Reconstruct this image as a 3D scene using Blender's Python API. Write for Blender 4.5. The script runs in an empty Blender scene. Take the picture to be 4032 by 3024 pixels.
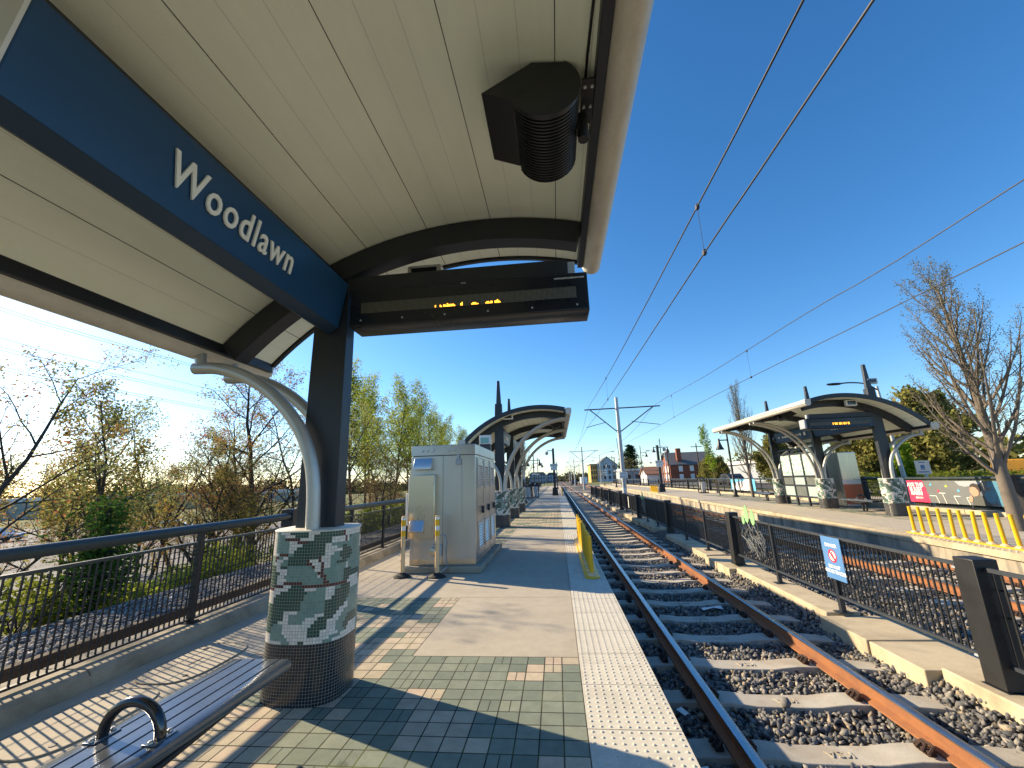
import bpy, bmesh, math, random
import numpy as np
from mathutils import Vector, Matrix
R = math.radians
sc = bpy.context.scene
COL = sc.collection

# ------------------------------------------------------------------ camera
cam_d = bpy.data.cameras.new('camera'); cam = bpy.data.objects.new('camera', cam_d); COL.objects.link(cam)
cam_d.sensor_width = 36; cam_d.sensor_fit = 'HORIZONTAL'; cam_d.lens = 36*1600/4032
cam_d.clip_start = .02; cam_d.clip_end = 6000
_F = 1600.; _y = Vector((2193-2016, -(1888-1512), -_F)); _a = 1790-2016
_z = Vector((_a, (_F*_F + _y.x*_a)/(-_y.y), -_F)); _y.normalize(); _z.normalize(); _x = _y.cross(_z)
M = Matrix((_x, _y, _z)).to_4x4(); M.translation = (0, 0, 1.625)
cam.matrix_world = M
sc.camera = cam

# ------------------------------------------------------------------ light
SUN_EL, SUN_AZ = R(26), R(22.5)          # az: light travels (+cos, -sin) in the ground plane
w = bpy.data.worlds.new('World'); sc.world = w; w.use_nodes = True
nt = w.node_tree; bg = nt.nodes['Background']
sky = nt.nodes.new('ShaderNodeTexSky'); sky.sky_type = 'NISHITA'; sky.sun_disc = False
sky.sun_elevation = SUN_EL
tosun = Vector((-math.cos(SUN_AZ)*math.cos(SUN_EL), math.sin(SUN_AZ)*math.cos(SUN_EL), math.sin(SUN_EL)))
sky.sun_rotation = math.atan2(tosun.x, tosun.y)
sky.altitude = 300; sky.air_density = 1.0; sky.dust_density = 0.4; sky.ozone_density = 3.6
hs = nt.nodes.new('ShaderNodeHueSaturation'); hs.inputs['Saturation'].default_value = 1.24
nt.links.new(sky.outputs[0], hs.inputs['Color']); nt.links.new(hs.outputs[0], bg.inputs[0]); bg.inputs[1].default_value = .108
sl = bpy.data.lights.new('sun', 'SUN'); so = bpy.data.objects.new('sun', sl); COL.objects.link(so)
sl.energy = 5.0; sl.angle = R(.55); sl.color = (1, .81, .54)
so.rotation_euler = tosun.to_track_quat('Z', 'Y').to_euler()
sc.view_settings.view_transform = 'Standard'; sc.view_settings.look = 'None'
sc.view_settings.exposure = 1.08; sc.view_settings.gamma = 1
sc.cycles.max_bounces = 8; sc.cycles.diffuse_bounces = 5; sc.cycles.transparent_max_bounces = 12
sc.cycles.use_adaptive_sampling = True; sc.cycles.use_denoising = True
sc.cycles.sample_clamp_indirect = 6

# ------------------------------------------------------------------ materials
MATS = {}
def new_mat(name):
    m = bpy.data.materials.new(name); m.use_nodes = True; MATS[name] = m
    return m, m.node_tree, m.node_tree.nodes['Principled BSDF']
class G:
    """small wrapper for shader graphs"""
    def __init__(s, nt): s.nt = nt
    def n(s, t, **k):
        o = s.nt.nodes.new(t)
        for a, b in k.items(): setattr(o, a, b)
        return o
    def l(s, a, b): s.nt.links.new(a, b)
    def m(s, op, a, b=None, c=None):
        o = s.n('ShaderNodeMath', operation=op)
        for i, v in enumerate((a, b, c)):
            if v is None: continue
            if isinstance(v, (int, float)): o.inputs[i].default_value = v
            else: s.l(v, o.inputs[i])
        return o.outputs[0]
    def noise(s, vec, scale, detail=4, rough=.55, dist=0):
        o = s.n('ShaderNodeTexNoise'); o.inputs['Scale'].default_value = scale; o.inputs['Detail'].default_value = detail
        o.inputs['Roughness'].default_value = rough; o.inputs['Distortion'].default_value = dist
        if vec is not None: s.l(vec, o.inputs['Vector'])
        return o.outputs['Fac']
    def ramp(s, f, pts, const=False):
        o = s.n('ShaderNodeValToRGB'); e = o.color_ramp.elements
        if const: o.color_ramp.interpolation = 'CONSTANT'
        while len(e) < len(pts): e.new(.5)
        for el, (p, c) in zip(e, pts):
            el.position = p; el.color = (*c, 1) if len(c) == 3 else c
        s.l(f, o.inputs[0]); return o.outputs[0]
    def mix(s, f, a, b, mode='MIX'):
        o = s.n('ShaderNodeMix', data_type='RGBA', blend_type=mode)
        for sock, v in ((o.inputs[0], f), (o.inputs[6], a), (o.inputs[7], b)):
            if isinstance(v, (int, float)): sock.default_value = v
            elif isinstance(v, tuple): sock.default_value = (*v, 1)
            else: s.l(v, sock)
        return o.outputs[2]
    def pos(s): return s.n('ShaderNodeNewGeometry').outputs['Position']
    def sep(s, v):
        o = s.n('ShaderNodeSeparateXYZ'); s.l(v, o.inputs[0]); return o.outputs
    def comb(s, x, y, z):
        o = s.n('ShaderNodeCombineXYZ')
        for i, v in enumerate((x, y, z)):
            if isinstance(v, (int, float)): o.inputs[i].default_value = v
            else: s.l(v, o.inputs[i])
        return o.outputs[0]
    def scale(s, v, xyz):
        o = s.n('ShaderNodeVectorMath', operation='MULTIPLY'); s.l(v, o.inputs[0]); o.inputs[1].default_value = xyz
        return o.outputs[0]
    def bump(s, h, bsdf, strength=.3, dist=.01):
        o = s.n('ShaderNodeBump'); o.inputs['Strength'].default_value = strength; o.inputs['Distance'].default_value = dist
        s.l(h, o.inputs['Height']); s.l(o.outputs[0], bsdf.inputs['Normal'])

def simple(name, col, rough=.5, metal=0, var=.12, vscale=3., fine=60., bump=.0, bdist=.004, spec=.5, stretch=(1, 1, 1)):
    """paint / metal / concrete: base colour with large blotches, fine speckle and optional bump"""
    m, nt, b = new_mat(name); g = G(nt)
    p = g.scale(g.pos(), stretch)
    f = g.noise(p, vscale, 5, .6); f2 = g.noise(p, fine, 2, .6)
    t = g.m('ADD', g.m('MULTIPLY', g.m('SUBTRACT', f, .5), 2*var), g.m('MULTIPLY', g.m('SUBTRACT', f2, .5), var))
    v = g.m('ADD', t, 1.0)
    g.l(g.mix(1.0, col, g.comb(v, v, v), 'MULTIPLY'), b.inputs['Base Color'])
    g.l(g.m('ADD', g.m('MULTIPLY', g.m('SUBTRACT', f, .5), .25), rough), b.inputs['Roughness'])
    b.inputs['Metallic'].default_value = metal; b.inputs['Specular IOR Level'].default_value = spec
    if bump: g.bump(g.m('ADD', f2, g.m('MULTIPLY', f, .5)), b, bump, bdist)
    return m

def stained(name, col, stain, rough=.85, sc1=.7, sc2=5., thr=(.45, .7), fine=70., bump=.35, bdist=.006, stretch=(1, 1, 1)):
    """concrete or stone with stains of a second colour"""
    m, nt, b = new_mat(name); g = G(nt); p = g.scale(g.pos(), stretch)
    f = g.noise(p, sc1, 6, .65, .6); f2 = g.noise(p, sc2, 5, .7); f3 = g.noise(p, fine, 3, .7)
    c = g.mix(g.ramp(f, [(thr[0], (0, 0, 0)), (thr[1], (1, 1, 1))]), col, stain)
    v = g.m('ADD', g.m('ADD', g.m('MULTIPLY', f2, .36), g.m('MULTIPLY', f3, .42)), .61)
    g.l(g.mix(1., c, g.comb(v, v, v), 'MULTIPLY'), b.inputs['Base Color'])
    b.inputs['Roughness'].default_value = rough; b.inputs['Specular IOR Level'].default_value = .3
    g.bump(g.m('ADD', f3, g.m('MULTIPLY', f2, .6)), b, bump, bdist)
    return m

simple('steel_dark', (.018, .022, .030), .42, 0, .25, 4, 200, .05)
simple('steel_edge', (.035, .042, .052), .45, 0, .2, 4, 200, .05)
simple('steel_black', (.010, .011, .013), .5, 0, .25, 5, 150, .08)
simple('fence_black', (.012, .012, .016), .45, 0, .3, 4, 150)
simple('handrail', (.03, .042, .045), .38, 0, .25, 3, 80)
simple('silver_tube', (.46, .45, .42), .42, .55, .12, 5, 90, .08)
simple('gutter_metal', (.58, .55, .48), .5, .1, .22, 9, 70, .15, stretch=(1, .6, 1))
simple('stainless', (.50, .50, .485), .34, .9, .07, 1.6, 140, .03, stretch=(3, 3, .5))
simple('stainless_warm', (.60, .52, .40), .30, .9, .12, 2, 120, .05, stretch=(6, 6, .6))
simple('stainless_bright', (.55, .56, .58), .34, .85, .10, 3, 100)
simple('galvanised', (.42, .45, .47), .55, .35, .14, 6, 60, .06)
simple('wire_dark', (.03, .03, .033), .6)
simple('sign_blue', (.012, .060, .150), .33, 0, .12, 1.2, 220, .02)
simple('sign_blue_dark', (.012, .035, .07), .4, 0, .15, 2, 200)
simple('danger_blue', (.09, .22, .46), .45, 0, .06, 4, 200)
simple('white_paint', (.78, .77, .72), .45, 0, .06, 4, 120)
simple('lettering_white', (.82, .81, .75), .45, 0, .04, 6, 200)
simple('red_paint', (.62, .02, .07), .45, 0, .08)
simple('yellow_plastic', (.72, .42, .008), .38, 0, .10, 5, 90, .05)
simple('post_cream', (.72, .50, .27), .35, 0, .10, 6, 90)
simple('rubber', (.022, .021, .02), .75, 0, .25, 12, 90, .2)
simple('hoop_black', (.012, .013, .016), .16, 0, .2, 6, 120, .03, spec=.8)
simple('speaker_black', (.010, .012, .016), .42, 0, .2, 6, 150, .04)
simple('display_black', (.008, .010, .014), .30, 0, .15, 4, 150)
simple('amber_dark', (.06, .058, .045), .6)
simple('bench_metal', (.13, .145, .165), .2, .55, .3, 5, 120, .03, spec=1.)
simple('fastener_rust', (.055, .030, .022), .8, .2, .35, 30, 120, .4)
simple('rail_top', (.40, .42, .44), .28, .95, .15, 8, 90)
simple('tile_black', (.024, .022, .027), .25, 0, .25, 40, 200)
simple('trunk_wood', (.085, .062, .045), .9, 0, .35, 8, 40, .5, .02)
simple('trunk_grey', (.15, .125, .10), .9, 0, .3, 8, 40, .5, .02)
simple('trunk_dark', (.045, .034, .028), .9, 0, .35, 8, 40, .5, .02)
simple('roof_grey', (.12, .12, .125), .8, 0, .2, .5, 6)
simple('roof_rust', (.26, .12, .07), .8, 0, .2, .5, 6)
simple('cladding_yellow', (.62, .36, .10), .8, 0, .12, .3, 4)
simple('cladding_blue', (.38, .44, .50), .7, 0, .10, .3, 4)
simple('cladding_white', (.72, .72, .70), .7, 0, .08, .3, 4)
simple('cladding_grey', (.30, .33, .37), .7, 0, .15, .2, 4)
simple('window_dark', (.03, .035, .045), .15)
simple('vehicle_white', (.75, .76, .76), .25)
simple('vehicle_dark', (.03, .03, .035), .25)
simple('vehicle_yellow', (.70, .33, .03), .35)
simple('vehicle_red', (.42, .03, .02), .35)
simple('teal_glass', (.20, .42, .38), .12, 0, .1, 2)
simple('bin_liner', (.55, .55, .56), .45, 0, .2, 9, 50, .4, .03)
simple('brick_reflection', (.42, .13, .06), .35, .3, .25, 4, 60)  # orange base colour stands in for brick mirrored in steel
simple('art_grey', (.16, .17, .17), .55, .2, .2, 8)
simple('art_green', (.26, .60, .22), .5)
stained('concrete_pave', (.41, .365, .29), (.365, .32, .25), .88, 1.7, 7, (.42, .75), 95, .3, .004)
stained('concrete_coping', (.50, .42, .29), (.30, .25, .17), .9, 1.3, 9, (.4, .7), 90, .4, .006)
stained('concrete_wall', (.42, .36, .27), (.16, .15, .13), .9, 1.2, 5, (.42, .62), 60, .4, .008, (1, 1.6, .35))
stained('concrete_kerb', (.34, .30, .23), (.15, .13, .10), .9, 1.6, 8, (.42, .72), 80, .5, .008)
stained('sleeper', (.44, .41, .35), (.33, .28, .215), .9, 2.2, 10, (.42, .75), 90, .4, .005)
stained('tactile', (.55, .52, .44), (.44, .405, .335), .75, 3.2, 11, (.45, .8), 120, .15, .002)
stained('rail_rust', (.30, .125, .05), (.20, .09, .05), .75, 3, 20, (.35, .7), 120, .25, .003)
stained('dirt', (.16, .13, .08), (.10, .12, .05), 1, .4, 3, (.4, .6), 30, .5, .02)
stained('grass_ground', (.10, .14, .03), (.16, .13, .07), 1, .3, 3, (.42, .62), 25, .6, .03)
stained('asphalt', (.15, .155, .16), (.10, .10, .11), .9, .12, 2, (.4, .6), 20, .2, .01)
stained('timber_edge', (.10, .075, .055), (.05, .04, .03), .9, 1.5, 8, (.4, .7), 50, .4, .01)
stained('brickwork', (.25, .085, .05), (.16, .06, .04), .9, .6, 4, (.4, .7), 12, .3, .02)
stained('trench_gravel', (.17, .16, .14), (.10, .095, .09), 1, 2, 14, (.4, .65), 45, .9, .03)

def gravel(name, cols, scale=22.):
    m, nt, b = new_mat(name); g = G(nt); p = g.pos()
    v = g.n('ShaderNodeTexVoronoi'); v.inputs['Scale'].default_value = scale; g.l(p, v.inputs['Vector'])
    s = g.sep(v.outputs['Color'])
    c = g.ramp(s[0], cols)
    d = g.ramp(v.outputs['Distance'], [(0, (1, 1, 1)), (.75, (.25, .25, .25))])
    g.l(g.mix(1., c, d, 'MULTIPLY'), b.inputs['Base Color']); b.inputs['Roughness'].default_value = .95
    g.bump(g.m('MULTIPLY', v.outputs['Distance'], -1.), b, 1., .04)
    return m
BAL = [(0, (.05, .05, .055)), (.35, (.13, .13, .135)), (.65, (.22, .205, .185)), (.9, (.36, .31, .24))]
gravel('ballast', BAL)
gravel('pale_gravel', [(0, (.14, .14, .145)), (.35, (.24, .24, .235)), (.65, (.34, .33, .31)), (.9, (.46, .44, .40))], 30.)
def stone_mat():
    m, nt, b = new_mat('ballast_stone'); g = G(nt)
    o = g.n('ShaderNodeAttribute', attribute_name='tint')
    f = g.noise(g.pos(), 90, 3, .7)
    v = g.m('ADD', g.m('MULTIPLY', f, .7), .65)
    g.l(g.mix(1., o.outputs['Color'], g.comb(v, v, v), 'MULTIPLY'), b.inputs['Base Color'])
    b.inputs['Roughness'].default_value = .9
stone_mat()

def paver():
    m, nt, b = new_mat('pavers'); g = G(nt); p = g.pos(); x, y, z = g.sep(p)
    S = .157
    ux = g.m('DIVIDE', g.m('SUBTRACT', x, .108), S); uy = g.m('DIVIDE', g.m('SUBTRACT', y, 4.33), S)
    cx = g.m('FLOOR', ux); cy = g.m('FLOOR', uy); fx = g.m('FRACT', ux); fy = g.m('FRACT', uy)
    cell = g.comb(cx, cy, 0)
    wn = g.n('ShaderNodeTexWhiteNoise', noise_dimensions='3D'); g.l(cell, wn.inputs['Vector'])
    # camouflage patches: noise sampled once per 1x1 paver, stretched
    pc = g.noise(g.scale(cell, (.17, .30, 1)), 1.0, 2, .4, .3)
    patch = g.m('GREATER_THAN', g.m('ADD', pc, g.m('MULTIPLY', g.m('SUBTRACT', wn.outputs['Value'], .5), .10)), .515)
    ws = g.sep(wn.outputs['Color'])
    green = g.ramp(ws[0], [(0, (.145, .175, .14)), (.5, (.185, .215, .17)), (1, (.22, .24, .185))])
    tan = g.ramp(ws[1], [(0, (.36, .31, .225)), (.6, (.46, .39, .285)), (1, (.44, .34, .26))])
    c = g.mix(patch, green, tan)
    half = g.m('MULTIPLY', g.m('GREATER_THAN', ws[2], .82), 1.)
    # joints
    def joint(f, w): return g.m('LESS_THAN', g.m('MINIMUM', f, g.m('SUBTRACT', 1., f)), w)
    j = g.m('MAXIMUM', joint(fx, .03), joint(fy, .03))
    jh = g.m('MULTIPLY', half, g.m('LESS_THAN', g.m('ABSOLUTE', g.m('SUBTRACT', fx, .5)), .022))
    j = g.m('MAXIMUM', j, jh)
    sp = g.noise(p, 190, 2, .7); bl = g.noise(p, 9, 4, .6)
    gum = g.ramp(g.noise(p, 3.1, 2, .4), [(.70, (1, 1, 1)), (.74, (.62, .62, .62))])
    v = g.m('MULTIPLY', g.m('ADD', g.m('ADD', g.m('MULTIPLY', sp, 1.3), g.m('MULTIPLY', bl, .6)), .06), g.m('ADD', g.m('MULTIPLY', g.sep(gum)[0], .8), .2))
    c = g.mix(1., c, g.comb(v, v, v), 'MULTIPLY')
    moss = g.ramp(g.noise(p, 1.3, 4, .6), [(.5, (.03, .028, .022)), (.7, (.10, .13, .03))])
    c = g.mix(j, c, moss)
    g.l(c, b.inputs['Base Color']); b.inputs['Roughness'].default_value = .9; b.inputs['Specular IOR Level'].default_value = .3
    g.bump(g.m('SUBTRACT', g.m('MULTIPLY', sp, .35), g.m('MULTIPLY', j, 1.0)), b, .6, .006)
paver()

def soffit():
    m, nt, b = new_mat('soffit_panel'); g = G(nt)
    u = g.n('ShaderNodeUVMap', uv_map='UVMap').outputs[0]; ux, uy, _ = g.sep(u)      # ux: metres along the arc
    f1 = g.m('FRACT', g.m('DIVIDE', ux, .66)); d1 = g.m('MULTIPLY', g.m('ABSOLUTE', g.m('SUBTRACT', f1, .5)), .66)
    big = g.m('GREATER_THAN', d1, .327)
    f2 = g.m('FRACT', g.m('DIVIDE', ux, .22)); d2 = g.m('MULTIPLY', g.m('ABSOLUTE', g.m('SUBTRACT', f2, .5)), .22)
    fine = g.m('GREATER_THAN', d2, .1075)
    n = g.noise(g.pos(), 1.3, 4, .5); n2 = g.noise(g.pos(), 150, 2, .5)
    st = g.noise(g.scale(g.pos(), (5., .5, 5.)), 1.0, 5, .65)
    v = g.m('ADD', g.m('ADD', g.m('ADD', g.m('MULTIPLY', n, .20), g.m('MULTIPLY', n2, .12)), g.m('MULTIPLY', st, .16)), .75)
    c = g.mix(1., (.87, .93, .80), g.comb(v, v, v), 'MULTIPLY')
    c = g.mix(g.m('MULTIPLY', fine, .35), c, (.36, .34, .27)); c = g.mix(big, c, (.03, .03, .025))
    g.l(c, b.inputs['Base Color']); b.inputs['Roughness'].default_value = .55
    g.bump(g.m('MULTIPLY', g.m('MAXIMUM', fine, big), -1.), b, .5, .006)
soffit()

def mosaic():
    m, nt, b = new_mat('mosaic_tile'); g = G(nt)
    a = g.n('ShaderNodeAttribute', attribute_name='tint').outputs['Color']
    u = g.n('ShaderNodeUVMap', uv_map='UVMap').outputs[0]; ux, uy, _ = g.sep(u)
    fx = g.m('FRACT', ux); fy = g.m('FRACT', uy)
    def e(f): return g.m('LESS_THAN', g.m('MINIMUM', f, g.m('SUBTRACT', 1., f)), .055)
    j = g.m('MAXIMUM', e(fx), e(fy))
    wn = g.n('ShaderNodeTexWhiteNoise', noise_dimensions='2D'); g.l(g.comb(g.m('FLOOR', ux), g.m('FLOOR', uy), 0), wn.inputs['Vector'])
    v = g.m('ADD', g.m('MULTIPLY', wn.outputs['Value'], .22), .89)
    c = g.mix(1., a, g.comb(v, v, v), 'MULTIPLY')
    c = g.mix(j, c, (.27, .26, .23))
    g.l(c, b.inputs['Base Color'])
    g.l(g.m('ADD', g.m('MULTIPLY', j, .55), .22), b.inputs['Roughness'])
    g.bump(g.m('MULTIPLY', j, -1.), b, .35, .003)
mosaic()

def leaf(name, c1, c2, trans=.45, c3=None):
    m, nt, b = new_mat(name); g = G(nt); nt.nodes.remove(b)
    o = nt.nodes['Material Output']
    a = g.n('ShaderNodeAttribute', attribute_name='tint'); t = g.sep(a.outputs['Color'])[0]
    c = g.ramp(t, [(0, c1), (1, c2)] if c3 is None else [(0, c1), (.6, c2), (1, c3)])
    d = g.n('ShaderNodeBsdfDiffuse'); tr = g.n('ShaderNodeBsdfTranslucent'); mx = g.n('ShaderNodeMixShader')
    g.l(c, d.inputs[0]); g.l(c, tr.inputs[0]); mx.inputs[0].default_value = trans
    g.l(d.outputs[0], mx.inputs[1]); g.l(tr.outputs[0], mx.inputs[2]); g.l(mx.outputs[0], o.inputs[0])
leaf('leaf_red', (.34, .10, .07), (.28, .24, .08), .5, (.24, .28, .08))
leaf('leaf_olive', (.18, .18, .04), (.28, .23, .06), .5, (.30, .17, .06))
leaf('leaf_lime', (.22, .27, .04), (.38, .42, .07), .55)
leaf('leaf_pale', (.20, .23, .08), (.30, .32, .12), .5, (.32, .24, .12))
leaf('leaf_dark', (.012, .028, .014), (.035, .06, .026), .2)
leaf('leaf_evergreen', (.11, .12, .035), (.23, .22, .065), .35, (.27, .23, .09))
leaf('leaf_bud', (.13, .115, .05), (.20, .19, .08), .3, (.20, .16, .10))
leaf('leaf_sapling', (.15, .25, .025), (.30, .42, .04), .5)
leaf('leaf_hedge', (.10, .13, .02), (.28, .30, .05), .45)
leaf('leaf_far', (.055, .075, .045), (.12, .13, .075), .3, (.17, .14, .10))

def emit(name, col, s):
    m, nt, b = new_mat(name)
    b.inputs['Base Color'].default_value = (*col, 1); b.inputs['Emission Color'].default_value = (*col, 1); b.inputs['Emission Strength'].default_value = s
emit('led_amber', (1., .42, .03), 2.2)
emit('beacon_teal', (.15, .45, .38), .5)

def screen_dots():
    m, nt, b = new_mat('led_matrix'); g = G(nt); p = g.pos(); x, y, z = g.sep(p)
    def dot(c, s): return g.m('SUBTRACT', g.m('FRACT', g.m('DIVIDE', c, s)), .5)
    dx = dot(x, .0115); dz = dot(z, .0115)
    r = g.m('ADD', g.m('MULTIPLY', dx, dx), g.m('MULTIPLY', dz, dz))
    g.l(g.mix(g.m('LESS_THAN', r, .10), (.012, .013, .014), (.22, .21, .16)), b.inputs['Base Color']); b.inputs['Roughness'].default_value = .5
screen_dots()

def leafglass():
    m, nt, b = new_mat('leaf_glass'); g = G(nt); p = g.pos(); x, y, z = g.sep(p)
    v = g.n('ShaderNodeTexVoronoi'); v.inputs['Scale'].default_value = 11; g.l(g.scale(p, (1, 1, .75)), v.inputs['Vector'])
    f = g.m('LESS_THAN', v.outputs['Distance'], .36)
    g.l(g.mix(f, (.50, .62, .57), (.13, .27, .23)), b.inputs['Base Color']); b.inputs['Roughness'].default_value = .25
leafglass()

# ------------------------------------------------------------------ mesh helpers
class MB:
    """collects geometry in world coordinates, then links it as ONE mesh object"""
    def __init__(s): s.v = []; s.f = []; s.mi = []; s.uv = {}; s.cur = 0
    def add(s, vs, fs):
        o = len(s.v); s.v += [tuple(p) for p in vs]
        for f in fs: s.f.append([o+i for i in f]); s.mi.append(s.cur)
        return s
    def box(s, x0, x1, y0, y1, z0, z1):
        return s.add([(x0,y0,z0),(x1,y0,z0),(x1,y1,z0),(x0,y1,z0),(x0,y0,z1),(x1,y0,z1),(x1,y1,z1),(x0,y1,z1)],
                     [(3,2,1,0),(4,5,6,7),(0,1,5,4),(1,2,6,5),(2,3,7,6),(3,0,4,7)])
    def taper(s, c0, w0, c1, w1):
        """box between two rectangles: centre, (wx, wy)"""
        vs = []
        for c, w_ in ((c0, w0), (c1, w1)):
            for a, b in ((-1,-1),(1,-1),(1,1),(-1,1)): vs.append((c[0]+a*w_[0]/2, c[1]+b*w_[1]/2, c[2]))
        return s.add(vs, [(3,2,1,0),(4,5,6,7),(0,1,5,4),(1,2,6,5),(2,3,7,6),(3,0,4,7)])
    def mat(s, vs, fs, m): return s.add([m @ Vector(p) for p in vs], fs)
    def tube(s, path, r, n=8, caps=True):
        path = [Vector(p) for p in path]; k = len(path)
        rr = r if isinstance(r, (list, tuple)) else [r]*k
        up = None; vs = []
        for i, p in enumerate(path):
            t = (path[min(i+1, k-1)] - path[max(i-1, 0)])
            if t.length < 1e-9: t = Vector((0,0,1))
            t.normalize()
            if up is None: up = Vector((0,0,1)) if abs(t.z) < .9 else Vector((1,0,0))
            a = up - t*up.dot(t)
            if a.length < 1e-4: a = t.orthogonal()
            a.normalize(); b = t.cross(a); up = a
            for j in range(n):
                q = 2*math.pi*j/n
                vs.append(p + (a*math.cos(q) + b*math.sin(q))*rr[i])
        fs = []
        for i in range(k-1):
            for j in range(n):
                fs.append((i*n+j, i*n+(j+1)%n, (i+1)*n+(j+1)%n, (i+1)*n+j))
        if caps: fs.append(tuple(range(n-1, -1, -1))); fs.append(tuple((k-1)*n+j for j in range(n)))
        return s.add(vs, fs)
    def lathe(s, c, prof, n=16):
        """profile of (radius, z) about a vertical axis through c"""
        vs = []; k = len(prof)
        for r, z in prof:
            for j in range(n):
                q = 2*math.pi*j/n; vs.append((c[0]+r*math.cos(q), c[1]+r*math.sin(q), c[2]+z))
        fs = []
        for i in range(k-1):
            for j in range(n): fs.append((i*n+j, i*n+(j+1)%n, (i+1)*n+(j+1)%n, (i+1)*n+j))
        fs.append(tuple(range(n-1, -1, -1))); fs.append(tuple((k-1)*n+j for j in range(n)))
        return s.add(vs, fs)
    def prism(s, poly, a, b, ax='y'):
        """2-D polygon extruded along an axis from a to b; poly in the two other axes"""
        def pt(p, t): return {'y': (p[0], t, p[1]), 'x': (t, p[0], p[1]), 'z': (p[0], p[1], t)}[ax]
        n = len(poly); vs = [pt(p, a) for p in poly] + [pt(p, b) for p in poly]
        return s.add(vs, [tuple(range(n-1, -1, -1)), tuple(range(n, 2*n))] + [(i, (i+1)%n, n+(i+1)%n, n+i) for i in range(n)])
    def quad(s, *p): return s.add(p, [tuple(range(len(p)))])
    def build(s, name, mats, parent=None, smooth=35, bevel=0, uvs=None, tint=None):
        me = bpy.data.meshes.new(name); off = Vector((0,0,0))
        r = parent
        while r is not None and r.parent is not None: r = r.parent
        if r is not None: off = Vector(r.location)
        vs = np.array(s.v, dtype=np.float64).reshape(-1, 3) - np.array(off)
        me.from_pydata(vs.tolist(), [], s.f)
        for m_ in (mats if isinstance(mats, (list, tuple)) else [mats]): me.materials.append(MATS[m_])
        if any(s.mi): me.polygons.foreach_set('material_index', s.mi)
        if uvs is not None:
            l = me.uv_layers.new(name='UVMap'); l.data.foreach_set('uv', np.array(uvs, dtype=np.float32).ravel())
        if tint is not None:
            a = me.attributes.new('tint', 'FLOAT_COLOR', 'FACE'); a.data.foreach_set('color', np.array(tint, dtype=np.float32).ravel())
        if smooth:
            me.polygons.foreach_set('use_smooth', [True]*len(me.polygons)); me.set_sharp_from_angle(angle=R(smooth))
        me.update()
        o = bpy.data.objects.new(name, me); COL.objects.link(o)
        if parent is not None: o.parent = parent
        if bevel:
            b = o.modifiers.new('bevel', 'BEVEL'); b.width = bevel; b.segments = 2; b.limit_method = 'ANGLE'; b.angle_limit = R(40)
        return o

def tag(o, label=None, cat=None, group=None, kind=None):
    if label: o['label'] = label
    if cat: o['category'] = cat
    if group: o['group'] = group
    if kind: o['kind'] = kind
    return o
def thing(name, label, cat, loc=(0,0,0), group=None):
    o = bpy.data.objects.new(name, None); COL.objects.link(o); o.location = loc; o.empty_display_size = .2
    return tag(o, label, cat, group)
def struct(name, mb, mats, **k): return tag(mb.build(name, mats, **k), kind='structure')
def kids(o): return [c for c in bpy.data.objects if c.parent == o]
def copy_tree(o, parent=None):
    c = o.copy(); COL.objects.link(c)
    if parent is not None: c.parent = parent
    for ch in list(o.children): copy_tree(ch, c)
    return c
def dup(root, loc, rotz=0, label=None, group=None, scale=None):
    c = copy_tree(root); c.location = loc; c.rotation_euler = (0, 0, rotz)
    if scale: c.scale = scale if isinstance(scale, tuple) else (scale,)*3
    if label: c['label'] = label
    if group: c['group'] = group
    return c
def text(body, size, m, extrude=.002, spacing=1., bold=0., align='CENTER', res=3):
    """lettering as vertices and faces, placed by matrix m (text runs along local x, up local y, front local z)"""
    cu = bpy.data.curves.new('lettering', 'FONT'); cu.body = body; cu.size = size; cu.extrude = extrude; cu.offset = bold
    cu.space_character = spacing; cu.align_x = align; cu.align_y = 'CENTER'; cu.resolution_u = res
    o = bpy.data.objects.new('lettering', cu); COL.objects.link(o)
    dg = bpy.context.evaluated_depsgraph_get(); me = o.evaluated_get(dg).to_mesh()
    vs = [m @ v.co for v in me.vertices]; fs = [tuple(p.vertices) for p in me.polygons]
    o.evaluated_get(dg).to_mesh_clear(); bpy.data.objects.remove(o); bpy.data.curves.remove(cu)
    return vs, fs
def frame(o, xd, yd):
    """matrix with local x along xd, local y along yd, origin o"""
    x = Vector(xd).normalized(); z = x.cross(Vector(yd)).normalized(); y = z.cross(x)
    m = Matrix((x, y, z)).transposed().to_4x4(); m.translation = o
    return m
def lerp(a, b, t): return a + (b-a)*t

# ------------------------------------------------------------------ the setting
PX, TX0, TX1 = -4.46, .108, .718                   # near platform: back edge, tactile strip
T1, T2, RZ = 2.0, 7.2, -.30                        # track centres, rail top
TIEZ, BZ = -.455, -.515
def XR(y):                                         # edge of the opposite platform
    return float(np.interp(y, [-12, 9, 14.5, 44, 110, 220], [8.15, 8.45, 8.68, 9.55, 10.9, 12.3]))

# terrain: one sheet to the horizon
def gz(x, y):
    zl = np.interp(x, [-400, -60, -24, -13, -8.2, -6.6, -5.3, 0, 14, 16, 30, 60, 400], [-3.6, -3.4, -3.1, -2.4, -.75, -.16, -.55, -.62, -.62, -.12, .0, .25, .3])
    far = np.interp(y, [100, 125], [0, 1]); zf = np.interp(x, [-400, -40, -12, -2, 12, 20, 400], [-3, -2.5, -1.2, -.62, -.62, -.3, .3])
    return zl*(1-far) + zf*far
xs = np.unique(np.concatenate([np.linspace(-30, 40, 90), [-3000, -1500, -700, -400, -250, -150, -100, -70, -50, -40, 50, 60, 80, 110, 160, 250, 400, 800, 1600, 3000]]))
ys = np.unique(np.concatenate([np.linspace(-20, 60, 60), np.linspace(60, 240, 30), [-3000, -800, -200, -60, 300, 400, 600, 900, 1500, 2500, 4500]]))
rng = np.random.default_rng(3)
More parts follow.
